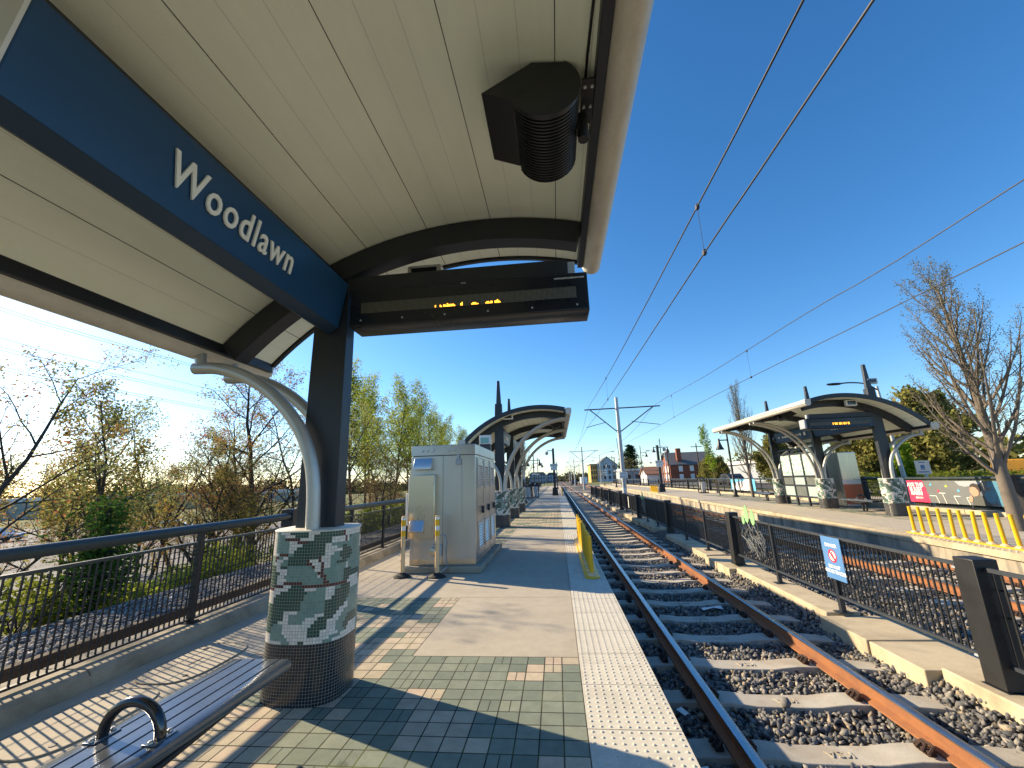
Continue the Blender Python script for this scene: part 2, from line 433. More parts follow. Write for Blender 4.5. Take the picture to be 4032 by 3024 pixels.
Xg, Yg = np.meshgrid(xs, ys); Zg = gz(Xg, Yg) + rng.normal(size=Xg.shape)*np.where((Xg < -6.8) | (Xg > 16), .035, 0)
nx, ny = len(xs), len(ys); mb = MB(); mb.v = list(zip(Xg.ravel(), Yg.ravel(), Zg.ravel()))
for j in range(ny-1):
    for i in range(nx-1):
        xm, ym = (xs[i]+xs[i+1])/2, (ys[j]+ys[j+1])/2
        mb.f.append([j*nx+i, j*nx+i+1, (j+1)*nx+i+1, (j+1)*nx+i])
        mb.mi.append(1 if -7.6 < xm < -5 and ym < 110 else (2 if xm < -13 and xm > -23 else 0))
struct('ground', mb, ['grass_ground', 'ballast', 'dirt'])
# car park below the platform and the streets
def sheet(name, x0, x1, y0, y1, mat, dz, n=14):
    mb = MB(); X = np.linspace(x0, x1, n); Y = np.linspace(y0, y1, n)
    for b in Y:
        for a in X: mb.v.append((a, b, float(gz(a, b))+dz))
    for j in range(n-1):
        for i in range(n-1): mb.f.append([j*n+i, j*n+i+1, (j+1)*n+i+1, (j+1)*n+i]); mb.mi.append(0)
    return struct(name, mb, mat)
sheet('car_park', -95, -21, -10, 60, 'asphalt', .06)
sheet('road', -26.5, -20.5, 62, 200, 'asphalt', .06)
sheet('road', 21.5, 30.5, -30, 210, 'asphalt', .09, 40)
sheet('path', 17.5, 19.2, -20, 110, 'concrete_pave', .09, 30)
mb = MB()
for k in range(12):
    for xa in (-62, -84): mb.quad((xa, -8+k*2.6, -3.2), (xa+5, -8+k*2.6, -3.2), (xa+5, -7.88+k*2.6, -3.2), (xa, -7.88+k*2.6, -3.2))
mb.v = [(a, b, float(gz(a, b))+.075) for a, b, c in mb.v]
struct('parking_markings', mb, 'white_paint', smooth=0)

# near platform
Y0, Y1 = -6., 112.
mb = MB()
pav = [  # x0, x1, y0, y1, material slot (0 concrete, 1 pavers)
    (-3.15, TX0, Y0, 4.33, 1), (-3.15, -1.5, 4.33, 6.35, 1), (-1.5, TX0, 4.33, 6.35, 0), (PX, -3.15, Y0, 6.35, 0),
    (PX, TX0, 6.35, 10.6, 0), (-1.5, TX0, 10.6, 15.1, 0), (-3.15, -1.5, 10.6, 15.1, 1), (PX, -3.15, 10.6, 15.1, 0),
    (-3.15, TX0, 15.1, 23.6, 1), (PX, -3.15, 15.1, 23.6, 0), (-1.9, TX0, 23.6, 38, 0), (-3.15, -1.9, 23.6, 38, 1), (PX, -3.15, 23.6, 38, 0),
    (PX, TX0, 38, 60, 0), (-3.15, TX0, 60, 72, 1), (PX, -3.15, 60, 72, 0), (PX, TX0, 72, Y1, 0)]
for x0, x1, y0, y1, s in pav:
    mb.cur = s; g_ = .004
    mb.quad((x0+g_, y0+g_, 0), (x1-g_, y0+g_, 0), (x1-g_, y1-g_, 0), (x0+g_, y1-g_, 0))
mb.cur = 2
mb.quad((PX, Y0, -.012), (TX1-.02, Y0, -.012), (TX1-.02, Y1, -.012), (PX, Y1, -.012))
mb.box(PX, TX1-.03, Y0, Y1, -.9, -.02)
for yj in (8.6, 12.4, 27.2, 30.8, 34.4, 41.6, 45.2, 48.8, 52.4, 56):       # sawn joints
    mb.quad((-1.5, yj, .001), (TX0, yj, .001), (TX0, yj+.008, .001), (-1.5, yj+.008, .001))
struct('platform', mb, ['concrete_pave', 'pavers', 'concrete_kerb'], smooth=0)
# kerb under the railing
mb = MB(); y = Y0
while y < Y1:
    mb.prism([(-4.62, -.6), (-4.62, .15), (-4.155, .15), (-4.12, .115), (-4.10, -.01), (-4.10, -.6)], y+.006, y+2.39); y += 2.4
mb.box(-4.61, -4.115, Y0, Y1, -.58, .10)
struct('kerb', mb, 'concrete_kerb', smooth=30, bevel=.008)
# timber edging and gravel trench behind it
mb = MB().box(-5.62, -5.50, Y0, 60, -.6, -.015); struct('edging', mb, 'timber_edge', bevel=.008)
mb = MB().quad((-5.5, Y0, -.36), (-4.6, Y0, -.36), (-4.6, 60, -.36), (-5.5, 60, -.36)); struct('gravel_trench', mb, 'trench_gravel')
mb = MB().quad((-7.2, Y0, -.11), (-5.62, Y0, -.05), (-5.62, 60, -.05), (-7.2, 60, -.11)); struct('gravel_strip', mb, 'pale_gravel')

def dome_tile(mb, x0, y0, s=.61, n=10, r=.0125, h=.0055, seg=8, g=.004):
    mb.box(x0+g*0, x0+s, y0+g, y0+s-g, -.03, .004)
    p = s/n
    for i in range(n):
        for j in range(n):
            cx, cy = x0+p*(i+.5), y0+p*(j+.5); vs = []
            for q in range(seg): a = 2*math.pi*q/seg; vs.append((cx+r*math.cos(a), cy+r*math.sin(a), .004))
            for q in range(seg): a = 2*math.pi*q/seg; vs.append((cx+r*.55*math.cos(a), cy+r*.55*math.sin(a), .004+h))
            mb.add(vs, [(q, (q+1) % seg, seg+(q+1) % seg, seg+q) for q in range(seg)] + [tuple(range(seg, 2*seg))])
mb = MB(); y = 4.415-.61*16
while y < 43:
    dome_tile(mb, TX0+.002, y, seg=8 if y < 8 else 6, r=.0125 if y < 25 else .015); y += .61
struct('tactile_paving', mb, 'tactile', smooth=50)
mb = MB().box(TX0, TX1, 43.1, Y1, -.03, .004); struct('tactile_paving', mb, 'concrete_pave', smooth=0)

# opposite platform
ysr = [-10, 0, 9, 14.5, 20, 28, 36, 44, 60, 80, 95, 110]
mb = MB()
for a, b in zip(ysr[:-1], ysr[1:]):
    s = 1 if 14 < a < 30 else 0
    xa, xb = XR(a), XR(b)
    mb.cur = 0; mb.quad((xa+.6, a, 0), (xa+2.4, a, 0), (xb+2.4, b, 0), (xb+.6, b, 0))
    mb.cur = s; mb.quad((xa+2.4, a, 0), (14.05, a, 0), (14.05, b, 0), (xb+2.4, b, 0))
    mb.cur = 2; mb.quad((xa+.06, a, -.9), (xa+.06, a, -.13), (xb+.06, b, -.13), (xb+.06, b, -.9))
    mb.cur = 3
    for c, d in (((0, -.13), (0, .004)), ((0, .004), (.6, .004)), ((.06, -.13), (0, -.13))):
        mb.quad((xa+c[0], a, c[1]), (xa+d[0], a, d[1]), (xb+d[0], b, d[1]), (xb+c[0], b, c[1]))
mb.cur = 2; mb.quad((XR(110), 110, -.9), (14, 110, -.9), (14, 110, 0), (XR(110), 110, 0))
struct('platform', mb, ['concrete_pave', 'pavers', 'concrete_wall', 'concrete_coping'], smooth=0)
mb = MB()
for a, b in zip(ysr[:-1], ysr[1:]):
    for yy in np.arange(a, b, .61):
        x0 = XR(yy); 
        if yy > 34: continue
        for i in range(5):
            for j in range(5): mb.box(x0+.06+i*.12, x0+.09+i*.12, yy+j*.122, yy+.03+j*.122, .004, .010)
struct('tactile_paving', mb, 'tactile', smooth=0)
mb = MB(); y = -10
while y < 110: mb.prism([(14.05, -.5), (14.05, .14), (14.42, .14), (14.42, -.5)], y+.006, y+2.39); y += 2.4
struct('kerb', mb, 'concrete_coping', smooth=0, bevel=.01)

# track bed
mb = MB(); xsb = np.linspace(TX1-.03, 12.4, 60); ysb = np.concatenate([np.linspace(-5, 30, 180), np.linspace(31, 130, 60)])
bz = lambda x, y: BZ + float(np.interp(x, [3.35, 3.6, 5.5, 5.8], [0, .17, .17, 0]))
for yy in ysb:
    for xx in xsb: mb.v.append((xx, yy, bz(xx, yy)-.015 + float(rng.normal())*.012))
for j in range(len(ysb)-1):
    for i in range(len(xsb)-1):
        q = j*len(xsb)+i; mb.f.append([q, q+1, q+1+len(xsb), q+len(xsb)]); mb.mi.append(0)
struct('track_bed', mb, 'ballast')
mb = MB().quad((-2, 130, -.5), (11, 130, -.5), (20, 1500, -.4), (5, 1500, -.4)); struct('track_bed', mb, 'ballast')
# loose ballast stones near the camera
ico_v = []; t_ = (1+5**.5)/2
ico_v = np.array([(-1,t_,0),(1,t_,0),(-1,-t_,0),(1,-t_,0),(0,-1,t_),(0,1,t_),(0,-1,-t_),(0,1,-t_),(t_,0,-1),(t_,0,1),(-t_,0,-1),(-t_,0,1)], float)/1.9
ico_f = np.array([(0,11,5),(0,5,1),(0,1,7),(0,7,10),(0,10,11),(1,5,9),(5,11,4),(11,10,2),(10,7,6),(7,1,8),(3,9,4),(3,4,2),(3,2,6),(3,6,8),(3,8,9),(4,9,5),(2,4,11),(6,2,10),(8,6,7),(9,8,1)])
def stones(name, n, xr, yr, size, zf, seed, skip=None, bright=1.):
    g = np.random.default_rng(seed)
    u = g.random(n); y = yr[0] + (yr[1]-yr[0])*u**1.7 if yr[1]-yr[0] > 5 else yr[0]+(yr[1]-yr[0])*u
    x = xr[0] + (xr[1]-xr[0])*g.random(n)
    if skip is not None: k = ~skip(x, y); x, y = x[k], y[k]; n = len(x)
    s = size*(.55+.75*g.random(n)); z = zf(x, y) + g.random(n)*.022
    base = ico_v[None] * (1 + g.normal(size=(n, 12, 1))*.30)
    sc_ = np.stack([g.uniform(.7, 1.35, n), g.uniform(.6, 1.1, n), g.uniform(.45, .85, n)], 1)
    q = g.normal(size=(n, 4)); q /= np.linalg.norm(q, axis=1, keepdims=True)
    a, b, c, d = q.T
    Rm = np.stack([np.stack([1-2*(c*c+d*d), 2*(b*c-a*d), 2*(b*d+a*c)], 1), np.stack([2*(b*c+a*d), 1-2*(b*b+d*d), 2*(c*d-a*b)], 1), np.stack([2*(b*d-a*c), 2*(c*d+a*b), 1-2*(b*b+c*c)], 1)], 1)
    V = np.einsum('nij,nkj->nki', Rm, base*sc_[:, None]) * s[:, None, None] + np.stack([x, y, z], 1)[:, None]
    Fc = (ico_f[None] + (np.arange(n)*12)[:, None, None]).reshape(-1, 3)
    me = bpy.data.meshes.new(name); me.vertices.add(n*12); me.vertices.foreach_set('co', V.ravel())
    me.loops.add(len(Fc)*3); me.loops.foreach_set('vertex_index', Fc.ravel()); me.polygons.add(len(Fc))
    me.polygons.foreach_set('loop_start', np.arange(0, len(Fc)*3, 3)); me.update(calc_edges=True)
    pal = np.array([(.075,.077,.083),(.115,.115,.12),(.17,.165,.16),(.235,.22,.195),(.28,.225,.16),(.38,.34,.28)]); ci = g.choice(6, n, p=[.2,.26,.24,.16,.09,.05])
    tint = np.repeat(np.c_[bright*pal[ci]*g.uniform(.8, 1.2, (n, 1)), np.ones(n)], 20, axis=0)
    at = me.attributes.new('tint', 'FLOAT_COLOR', 'FACE'); at.data.foreach_set('color', tint.astype(np.float32).ravel())
    me.materials.append(MATS['ballast_stone'])
    o = bpy.data.objects.new(name, me); COL.objects.link(o)
    return tag(o, kind='stuff')
zb = lambda x, y: BZ + np.interp(x, [3.35, 3.6, 5.5, 5.8], [0, .17, .17, 0]) - .006
tie_skip = lambda x, y: (np.abs(((y-5.465) % .78+.39) % .78-.39) < .11) & (x < 3.40) & (x > .6)
tag(stones('loose_ballast', 24000, (TX1+.02, 3.6), (1.2, 15), .026, zb, 5, tie_skip), 'loose grey and tan crushed stone between the sleepers of the near track', 'ballast')
tag(stones('loose_ballast', 22000, (3.3, 8.6), (1.5, 15), .027, zb, 6, lambda x, y: ((x > 3.54) & (x < 4.17) & (y < 4.9)) | ((x > 3.54) & (x < 4.02) & (y > 6.5)) | ((x > 3.42) & (x < 4.24) & (y > 4.8) & (y < 6.6)) | ((x > 3.42) & (x < 4.24) & (y > 9.45) & (y < 11)) | ((np.abs(((y-5.465) % .78+.39) % .78-.39) < .11) & (np.abs(x-T2) < 1.38))), 'loose grey crushed stone around the middle fence and far track', 'ballast')
tag(stones('loose_gravel', 7000, (-7.1, -5.64), (1.5, 12), .022, lambda x, y: -.055-(-5.62-x)*.038, 7, None, 1.7), 'pale gravel behind the timber edging beyond the railing', 'gravel')
# concrete footing strip and duct slabs along the middle fence
mb = MB()
for y0, y1, x0, x1, zt in ((-2, .9, 3.55, 4.2, -.22), (.9, 4.85, 3.56, 4.15, -.25), (6.55, 9.45, 3.56, 4.0, -.26), (11, 14.8, 3.5, 4.0, -.27), (16.5, 19.2, 3.5, 4.0, -.27), (21, 24, 3.5, 4, -.27), (25.6, 29.5, 3.5, 4, -.27), (31.4, 36, 3.5, 4, -.27), (38, 44, 3.5, 4, -.28), (46, 60, 3.5, 4, -.28)):
    mb.box(x0, x1, y0+.01, y1-.01, -.6, zt)
struct('footing_strip', mb, 'concrete_coping', bevel=.015)
mb = MB()
for y0, y1 in ((4.87, 5.62), (5.64, 6.52), (9.5, 10.2), (10.22, 10.95), (19.25, 20.9)): mb.box(3.44, 4.22, y0+.01, y1-.01, -.6, -.29)
struct('duct_cover', mb, 'concrete_coping', bevel=.012)
mb = MB().box(.75, 12, 66, 69.5, -.6, -.34); struct('crossing', mb, 'concrete_pave')
mb = MB().box(-4, 12.8, 112.5, 118, -.6, -.33); struct('crossing', mb, 'concrete_pave')

# sleepers: one each, copied
def ksa(mb, x, y, z):
    m = frame((x, y, z), (-1, 0, 0), (0, -1, 0))
    v, f = text('KSA', .105, m, .006, 1.1, 0, res=2); mb.add(v, f)
def make_sleeper(letters):
    t = thing('sleeper', 'concrete railway sleeper under the two rusty rails beside the near platform', 'railway sleeper', (T1, 0, TIEZ), 'sleepers of the near track')
    mb = MB(); prof = []
    xs_ = [-1.40, -1.18, -.95, -.52, -.40, -.28, 0, .28, .40, .52, .95, 1.18, 1.40]
    zs_ = [-.03, -.012, 0, 0, -.012, -.028, -.03, -.028, -.012, 0, 0, -.012, -.03]
    vs = []
    for a, b in zip(xs_, zs_):
        for yy, zz in ((-.14, -.2), (-.118, b), (.118, b), (.14, -.2)): vs.append((T1+a, yy, TIEZ+zz))
    fs = []
    for i in range(len(xs_)-1):
        for j in range(3): fs.append((i*4+j, (i+1)*4+j, (i+1)*4+j+1, i*4+j+1))
    fs += [(0, 1, 2, 3), tuple((len(xs_)-1)*4+3-k for k in range(4))]
    mb.add(vs, fs); mb.build('concrete_body', 'sleeper', t, bevel=.008, smooth=30)
    for c in (-.755, .755):
        for s in (-1, 1):
            f_ = MB(); x = T1+c+s*.115
            f_.box(x-.03, x+.03, -.055, .055, TIEZ, TIEZ+.035)
            f_.tube([(x+s*.035, -.07, TIEZ+.02), (x-s*.02, -.05, TIEZ+.055), (x-s*.035, 0, TIEZ+.05), (x-s*.02, .05, TIEZ+.055), (x+s*.035, .07, TIEZ+.02)], .012, 6)
            f_.tube([(x+s*.05, -.03, TIEZ+.02), (x+s*.01, -.02, TIEZ+.06), (x+s*.01, .02, TIEZ+.06), (x+s*.05, .03, TIEZ+.02)], .011, 6)
            f_.build('rail_clip', 'fastener_rust', t)
    if letters:
        f_ = MB(); ksa(f_, T1+.02, 0, TIEZ-.028); f_.build('raised_lettering', 'sleeper', t, smooth=0)
    return t
sl_a = make_sleeper(True); sl_b = make_sleeper(False)
k0 = -3
for k in range(k0, 108):
    y = 5.465+.78*k
    if 65.6 < y < 69.9: continue
    src = sl_a if (k < 8) else sl_b
    if (src is sl_a and k == k0) or (src is sl_b and k == 8): src.location.y = y; continue
    dup(src, (T1+.012*((k*7) % 3-1), y, TIEZ), R(.5*((k*5) % 3-1)))
for k in range(-3, 60):
    y = 5.465+.78*k
    dup(sl_b, (T2, y, TIEZ), 0, 'concrete railway sleeper under the far track behind the black middle fence', 'sleepers of the far track')

# rails
def rail(x, label, face):
    t = thing('rail', label, 'rail', (x, 0, RZ))
    yy = [-5, 20, 60, 130, 260, 500]
    def sweep(poly, nm, mat, parent):
        mb = MB(); n = len(poly); vs = []
        for y in yy:
            dx = 0 if x < 5 else float(np.interp(y, [0, 60, 130, 260, 500], [0, .4, 1.4, 2.6, 3.4]))
            if x < 5: dx = float(np.interp(y, [0, 130, 260, 500], [0, .3, .8, 1.6]))
            for a, b in poly: vs.append((x+dx+a, y, RZ+b))
        fs = [(i*n+j, i*n+(j+1) % n, (i+1)*n+(j+1) % n, (i+1)*n+j) for i in range(len(yy)-1) for j in range(n)] + [tuple(range(n))]
        mb.add(vs, fs); return mb.build(nm, mat, parent, smooth=30)
    sweep([(-.034, -.012), (-.030, -.030), (-.010, -.042), (-.009, -.118), (-.068, -.138), (-.07, -.152), (.07, -.152), (.068, -.138), (.009, -.118), (.010, -.042), (.030, -.030), (.034, -.012)], 'rail_web', 'rail_rust', t)
    sweep([(-.036, -.016), (-.035, -.004), (-.026, .0), (.026, .0), (.035, -.004), (.036, -.016)], 'rail_head', 'rail_top', t)
    return t
rail(T1-.755, 'near track rail closest to the platform edge, polished top and shaded web', 1)
rail(T1+.755, 'near track rail on the fence side, sunlit orange rust on its web', 1)
rail(T2-.755, 'far track rail closest to the middle fence, seen between its bars', 1)
rail(T2+.755, 'far track rail below the opposite platform wall', 1)
# service covers in the concrete strip
for yc, lb in ((1.75, 'oval service cover in the concrete behind the bench, nearest the camera'), (3.15, 'oval service cover between kerb and bench, behind the bench arm hoop'), (4.15, 'oval service cover near the mosaic pedestal beside the kerb')):
    mb = MB(); pts = []
    for q in range(40):
        a = 2*math.pi*q/40; e = 3.2
        pts.append((-3.62+.30*math.copysign(abs(math.cos(a))**(2/e), math.cos(a)), yc+.46*math.copysign(abs(math.sin(a))**(2/e), math.sin(a))))
    mb.prism(pts, .0, .006, 'z'); t = tag(mb.build('service_cover', 'concrete_pave'), lb, 'service cover', 'service covers behind the bench')
    r_ = MB(); r_.tube([(p[0], p[1], .006) for p in pts]+[(pts[0][0], pts[0][1], .006)], .006, 5, False)
    r_.build('rim', 'concrete_kerb', t)
    for dx, dy in ((-.17, .3), (.17, -.3)):
        h_ = MB(); h_.lathe((-3.62+dx, yc+dy, .006), [(.022, 0), (.022, .004)], 10); h_.build('lifting_hole', 'steel_black', t)
    h_ = MB(); h_.box(-3.63, -3.615, yc-.09, yc+.09, .006, .008); h_.build('lifting_slot', 'steel_black', t)

# ------------------------------------------------------------------ shelters
PAT = ["WWLLWWWWGGGGGGGWWWWGGGGGGGGMWWWWW", "WWLLLLWWWWGGGGGWWGGGGGGGGGGMWWWWW", "WWLLLLMMMMMMWWWWWGGGGGGWWWWWMWGLL", "WWLLLLLLWWWMMMMGGGGGGGGWWWWWMWLLL",
 "WWLLLLLLWWWWWGGGGGGGGWWLLLLLLLLLL", "WWLLLLLLWWWGGGGGGGGGGWWWWLLGGLLLL", "WWLLLLLLWWGGGGGGGGGGGWWWWWWGGGGLL", "WWWWMMMMLLGGGGGGGGGGGWWWLLGGGGGGL",
 "LLMMLLWWGGGGGGGGGGGMWWWLLLGGGGGGL", "LLMWWWLLGGGGGGGMWWWMWWWLLLLGGGGLL", "LLWWWLLLGGGGGGGMMWWWMWWLLGGGGLLLL", "GGGWWGGGLLLLLLLLLMWWMWWLLLLLLWLLL",
 "GGGWWWWWLLLLLLLLLLWWMLLLLLLLLWLLL", "GGGGGWWWLLLLLLLLLLLMMLLLLLLLGGGGL", "GGGGWWWLLLLLLLLLLLLWMMLLLLLLGGGGG", "GGGGWWWWLLLLLLLLLLLLLMLLLLLLGGGGG",
 "GGGGWWWMMMMMMMLLLLLLLMMLLLLLGGGWW", "GGGMMMMWWWGGGGMMMMMMMMMMMMMMMMWWW", "MMMWWWWWWGGGGGGWWWWLLLWWWLLGGGGGW", "WWWWWWGGGGGGGGGGLLLLLLWWWGGGGGGGW",
 "WWWWGGGGGGGGGGGLLLLLLLWWWGGGGGGGL", "WWWGGGGGGGGGGGGLLLLLLLWWGGGGGGGGL", "WWWGGGGGGGGGGGLLLLLLLLGGGGGGGGGLL", "LGGGGGGGGGGGGGLLLLLLLLGGGGGGGGLLL",
 "GGGGGGGGGGGGGGLLLLLLLLGGGGGGGWWLL", "GGGGGGGGWWWWWLLLLLLLLLGGGGGWWWWLL", "GGGGGGGGWWLLLLLLLLLWWWGGGGWWWLLLL", "GGGGGGGGWWLLLLLLWWWWGGGGGWWWLLLLL",
 "GGGGGGWWWWLLLLLWWWWGGGGWWWWLLLLGG", "GGGGLLLLWWWWWWWWWWGGGGGWWWLLLLGGG", "GGGLLLLLWWWWWWWWWGGGGGGWWWLLLGGGG", "GGGLLLLLWWWWWWWWWGGGGWWWWWLLLGGGW",
 "WWWLLLLLLWWWWWWWWGGGGWWWWWWLLLGWW", "WWWLLLLLLLWWWWWWWWWWWWWWLLLLWWWWW", "WWWWWWWWLLLWWWGGWWWWWWLLLWWWWWWWW"]
TC = {'W': (.74, .68, .60), 'L': (.17, .28, .235), 'G': (.020, .075, .052), 'M': (.085, .018, .016), 'D': (.014, .014, .019)}
PAX, PAY, PH = .335, .283, 1.27
NC = 88
def ped_ring():
    t = np.linspace(0, 2*np.pi, 3601); c, s = np.cos(t), np.sin(t); e = 2/2.8
    x = PAX*np.sign(c)*np.abs(c)**e; y = PAY*np.sign(s)*np.abs(s)**e
    L = np.r_[0, np.cumsum(np.hypot(np.diff(x), np.diff(y)))]; u = np.linspace(0, L[-1], NC+1)[:-1]
    return np.interp(u, L, x), np.interp(u, L, y)
RX, RY = ped_ring()
def pedestal(cx, cy, parent, shift=0, facing=None):
    # column 0 of the pattern sits at the silhouette seen from the tracks side
    mb = MB(); rows = 35+19; tint = []; uv = []
    zs = [PH - (PH-.43)*i/35 for i in range(36)] + [.43 - .43*i/19 for i in range(1, 20)]
    st = int(np.argmin((RX+.30)**2 + (RY-.10)**2)) + shift
    idx = [(st+i) % NC for i in range(NC)]
    for z in zs: mb.v += [(cx+RX[i], cy+RY[i], z) for i in idx]
    for r in range(rows):
        for c in range(NC):
            a = r*NC+c; b = r*NC+(c+1) % NC
            mb.f.append([a, b, b+NC, a+NC][::-1]); mb.mi.append(0)
            uv += [(c+.001, -r-.999), (c+.999, -r-.999), (c+.999, -r-.001), (c+.001, -r-.001)]
            if r >= 35: k = 'D'
            else:
                q = c-5
                if q < 0: k = PAT[r][0] if q > -4 else PAT[(r+9) % 35][(q*3) % 33]
                elif q < 33: k = PAT[r][q]
                elif q < 38: k = PAT[r][32]
                else: k = PAT[(r+13) % 35][(70-q) % 33]
            tint.append((*TC[k], 1))
    o = mb.build('pedestal', 'mosaic_tile', parent, smooth=60, uvs=uv, tint=tint)
    cp = MB(); cp.v = []
    for s_, z in ((1.012, PH-.004), (1.012, PH+.006), (.97, PH+.014)): cp.v += [(cx+RX[i]*s_, cy+RY[i]*s_, z) for i in idx]
    for k in range(2):
        for c in range(NC): cp.f.append([k*NC+c, k*NC+(c+1) % NC, (k+1)*NC+(c+1) % NC, (k+1)*NC+c]); cp.mi.append(0)
    cp.f += [list(range(2*NC, 3*NC)), list(range(NC-1, -1, -1))]; cp.mi += [0, 0]
    cp.build('pedestal_cap', 'gutter_metal', o, smooth=40)
    return o

CU, CZ, CR = 1.54, .515, 3.70                # canopy arc: centre (local u, z) and soffit radius
UL, UR = -1.155, 2.53                        # eaves in local u
def arc_pts(r, u0=UL, u1=UR, n=34):
    a0 = math.atan2(math.sqrt(CR*CR-(u0-CU)**2), u0-CU); a1 = math.atan2(math.sqrt(CR*CR-(u1-CU)**2), u1-CU)
    return [(CU+r*math.cos(a0+(a1-a0)*i/n), CZ+r*math.sin(a0+(a1-a0)*i/n)) for i in range(n+1)]
def zs_(u): return CZ + math.sqrt(CR*CR-(u-CU)**2)
def shelter(name, label, cx, s, ycols, y0, y1, front_struts, shift=0):
    """s=+1: high eave towards +x.  u is measured from the column centre towards the tracks"""
    t = thing(name, label, 'station shelter', (cx, ycols[0], 0), 'platform shelters')
    W = lambda u, y, z: (cx+s*u, y, z)
    def band(r0, r1, ya, yb, nm, mat, u0=UL, u1=UR, uv=False):
        mb = MB(); A, B = arc_pts(r0, u0, u1), arc_pts(r1, u0, u1); n = len(A); vs = []
        for y in (ya, yb):
            vs += [W(a, y, b) for a, b in A] + [W(a, y, b) for a, b in B]
        fs = []
        for i in range(n-1):
            fs += [(i, i+1, 2*n+i+1, 2*n+i), (n+i, 3*n+i, 3*n+i+1, n+i+1), (i, n+i, n+i+1, i+1), (2*n+i, 2*n+i+1, 3*n+i+1, 3*n+i)]
        fs += [(0, 2*n, 3*n, n), (n-1, 2*n-1, 4*n-1, 3*n-1)]
        mb.add(vs, fs); return mb.build(nm, mat, t, smooth=30)
    # soffit with arc-length UVs
    mb = MB(); A = arc_pts(CR); uv = []
    L = [0.]
    for i in range(1, len(A)): L.append(L[-1]+math.hypot(A[i][0]-A[i-1][0], A[i][1]-A[i-1][1]))
    jo = L[int(np.argmin([abs(a-1.95) for a, b in A]))] + .33     # a dark joint falls at u = 1.95
    mb.v = [W(a, y, b) for y in (y0, y1) for a, b in A]; n = len(A)
    for i in range(n-1):
        mb.f.append([i, i+1, n+i+1, n+i]); mb.mi.append(0)
        uv += [(L[i]-jo+6.6, y0), (L[i+1]-jo+6.6, y0), (L[i+1]-jo+6.6, y1), (L[i]-jo+6.6, y1)]
    mb.build('soffit', 'soffit_panel', t, smooth=40, uvs=uv)
    band(CR+.012, CR+.11, y0-.01, y1+.01, 'roof', 'steel_edge')
    band(CR-.03, CR+.125, y0-.055, y0-.012, 'fascia', 'steel_dark'); band(CR-.03, CR+.125, y1+.012, y1+.055, 'fascia', 'steel_dark')
    for u, du in ((UR, 1), (UL, -1)):
        mb = MB(); z = zs_(u); ua, ub = sorted((u-du*.015, u+du*.05))
        p = [(ua, z-.085), (ub, z-.085), (ub, z+.06), (ua, z+.06)]
        mb.prism([(cx+s*a, b) for a, b in p], y0-.03, y1+.03)
        p = [(ub-.06 if du > 0 else ua, z-.16), (ub+.03 if du > 0 else ua+.06, z-.16), (ub+.03 if du > 0 else ua+.06, z-.185), (ub-.06 if du > 0 else ua, z-.185)]
        mb.build('edge_beam', 'steel_dark', t, bevel=.006)
        g_ = MB(); gc = (u+du*.15, z-.04 if du > 0 else z-.03); r_ = .105 if du > 0 else .135; prof = []
        for k in range(13):
            a = math.pi*k/12; prof.append((gc[0]+r_*math.cos(a+math.pi), gc[1]+r_*math.sin(a+math.pi)))
        prof += [(gc[0]+r_, gc[1]+.10), (gc[0]+r_-.03, gc[1]+.135), (gc[0]-r_, gc[1]+.135)]
        g_.prism([(cx+s*a, b) for a, b in prof], y0-.09, y1+.09); g_.build('gutter', 'gutter_metal', t, smooth=40)
    for i, yc in enumerate(ycols):
        band(CR-.24, CR-.012, yc-.085, yc+.085, 'arch_rib', 'steel_dark')
        col = MB(); zt = zs_(0)-.02
        col.taper((cx, yc, PH), (.37, .17), (cx, yc, zt), (.33, .15)); col.build('column', 'steel_dark', t, bevel=.006)
        fn = MB(); fn.taper((cx, yc, zt+.13), (.29, .24), (cx, yc, zt+.72), (.27, .22)); fn.build('fin_base', 'steel_dark', t, bevel=.01)
        fn = MB(); fn.taper((cx+s*.01, yc, zt+.72), (.19, .13), (cx+s*.01, yc, zt+1.66), (.10, .10)); fn.build('mast_fin', 'steel_edge', t, bevel=.008)
        pedestal(cx, yc, t, shift)
        P0 = [(.05, 1.28), (.03, 1.63), (-.03, 1.90), (-.17, 2.18), (-.42, 2.46), (-.72, 2.66), (-1.02, 2.765), (-1.28, 2.785)]
        for dy in (-.20, .20):
            mb = MB(); mb.tube([W(u, yc+dy, z) for u, z in smooth_path(P0)], .058, 14); mb.build('strut', 'silver_tube', t, smooth=60)
            mb = MB(); mb.tube([W(-1.225, yc+dy, 2.80), W(-1.245, yc+dy, 2.93)], .05, 12); mb.build('strut_stub', 'silver_tube', t, smooth=60)
            if i in front_struts:
                q = [(.16+2.52*(1-math.cos(a)), 1.28+2.60*math.sin(a)) for a in np.linspace(0, math.pi/2, 17)]
                mb = MB(); mb.tube([W(u, yc+dy, z) for u, z in q], .055, 14); mb.build('strut', 'silver_tube', t, smooth=60)
                mb = MB(); mb.tube([W(2.62, yc+dy, 3.9), W(2.64, yc+dy, 4.03)], .05, 12); mb.build('strut_stub', 'silver_tube', t, smooth=60)
    return t
def smooth_path(p, k=4):
    out = []; p = [np.array(q, float) for q in p]; P = [2*p[0]-p[1]] + p + [2*p[-1]-p[-2]]
    for i in range(1, len(P)-2):
        for j in range(k):
            u = j/k; a, b, c, d = P[i-1:i+3]
            out.append(tuple(.5*((2*b)+(-a+c)*u+(2*a-5*b+4*c-d)*u*u+(-a+3*b-3*c+d)*u**3)))
    out.append(tuple(p[-1])); return out
SX = -2.143
shelter('platform_shelter', 'near curved shelter overhead with pale panelled soffit, above the blue name sign and slatted bench', SX, 1, (3.65, -.05, -3.75), -4.5, 4.30, (1, 2), 10)
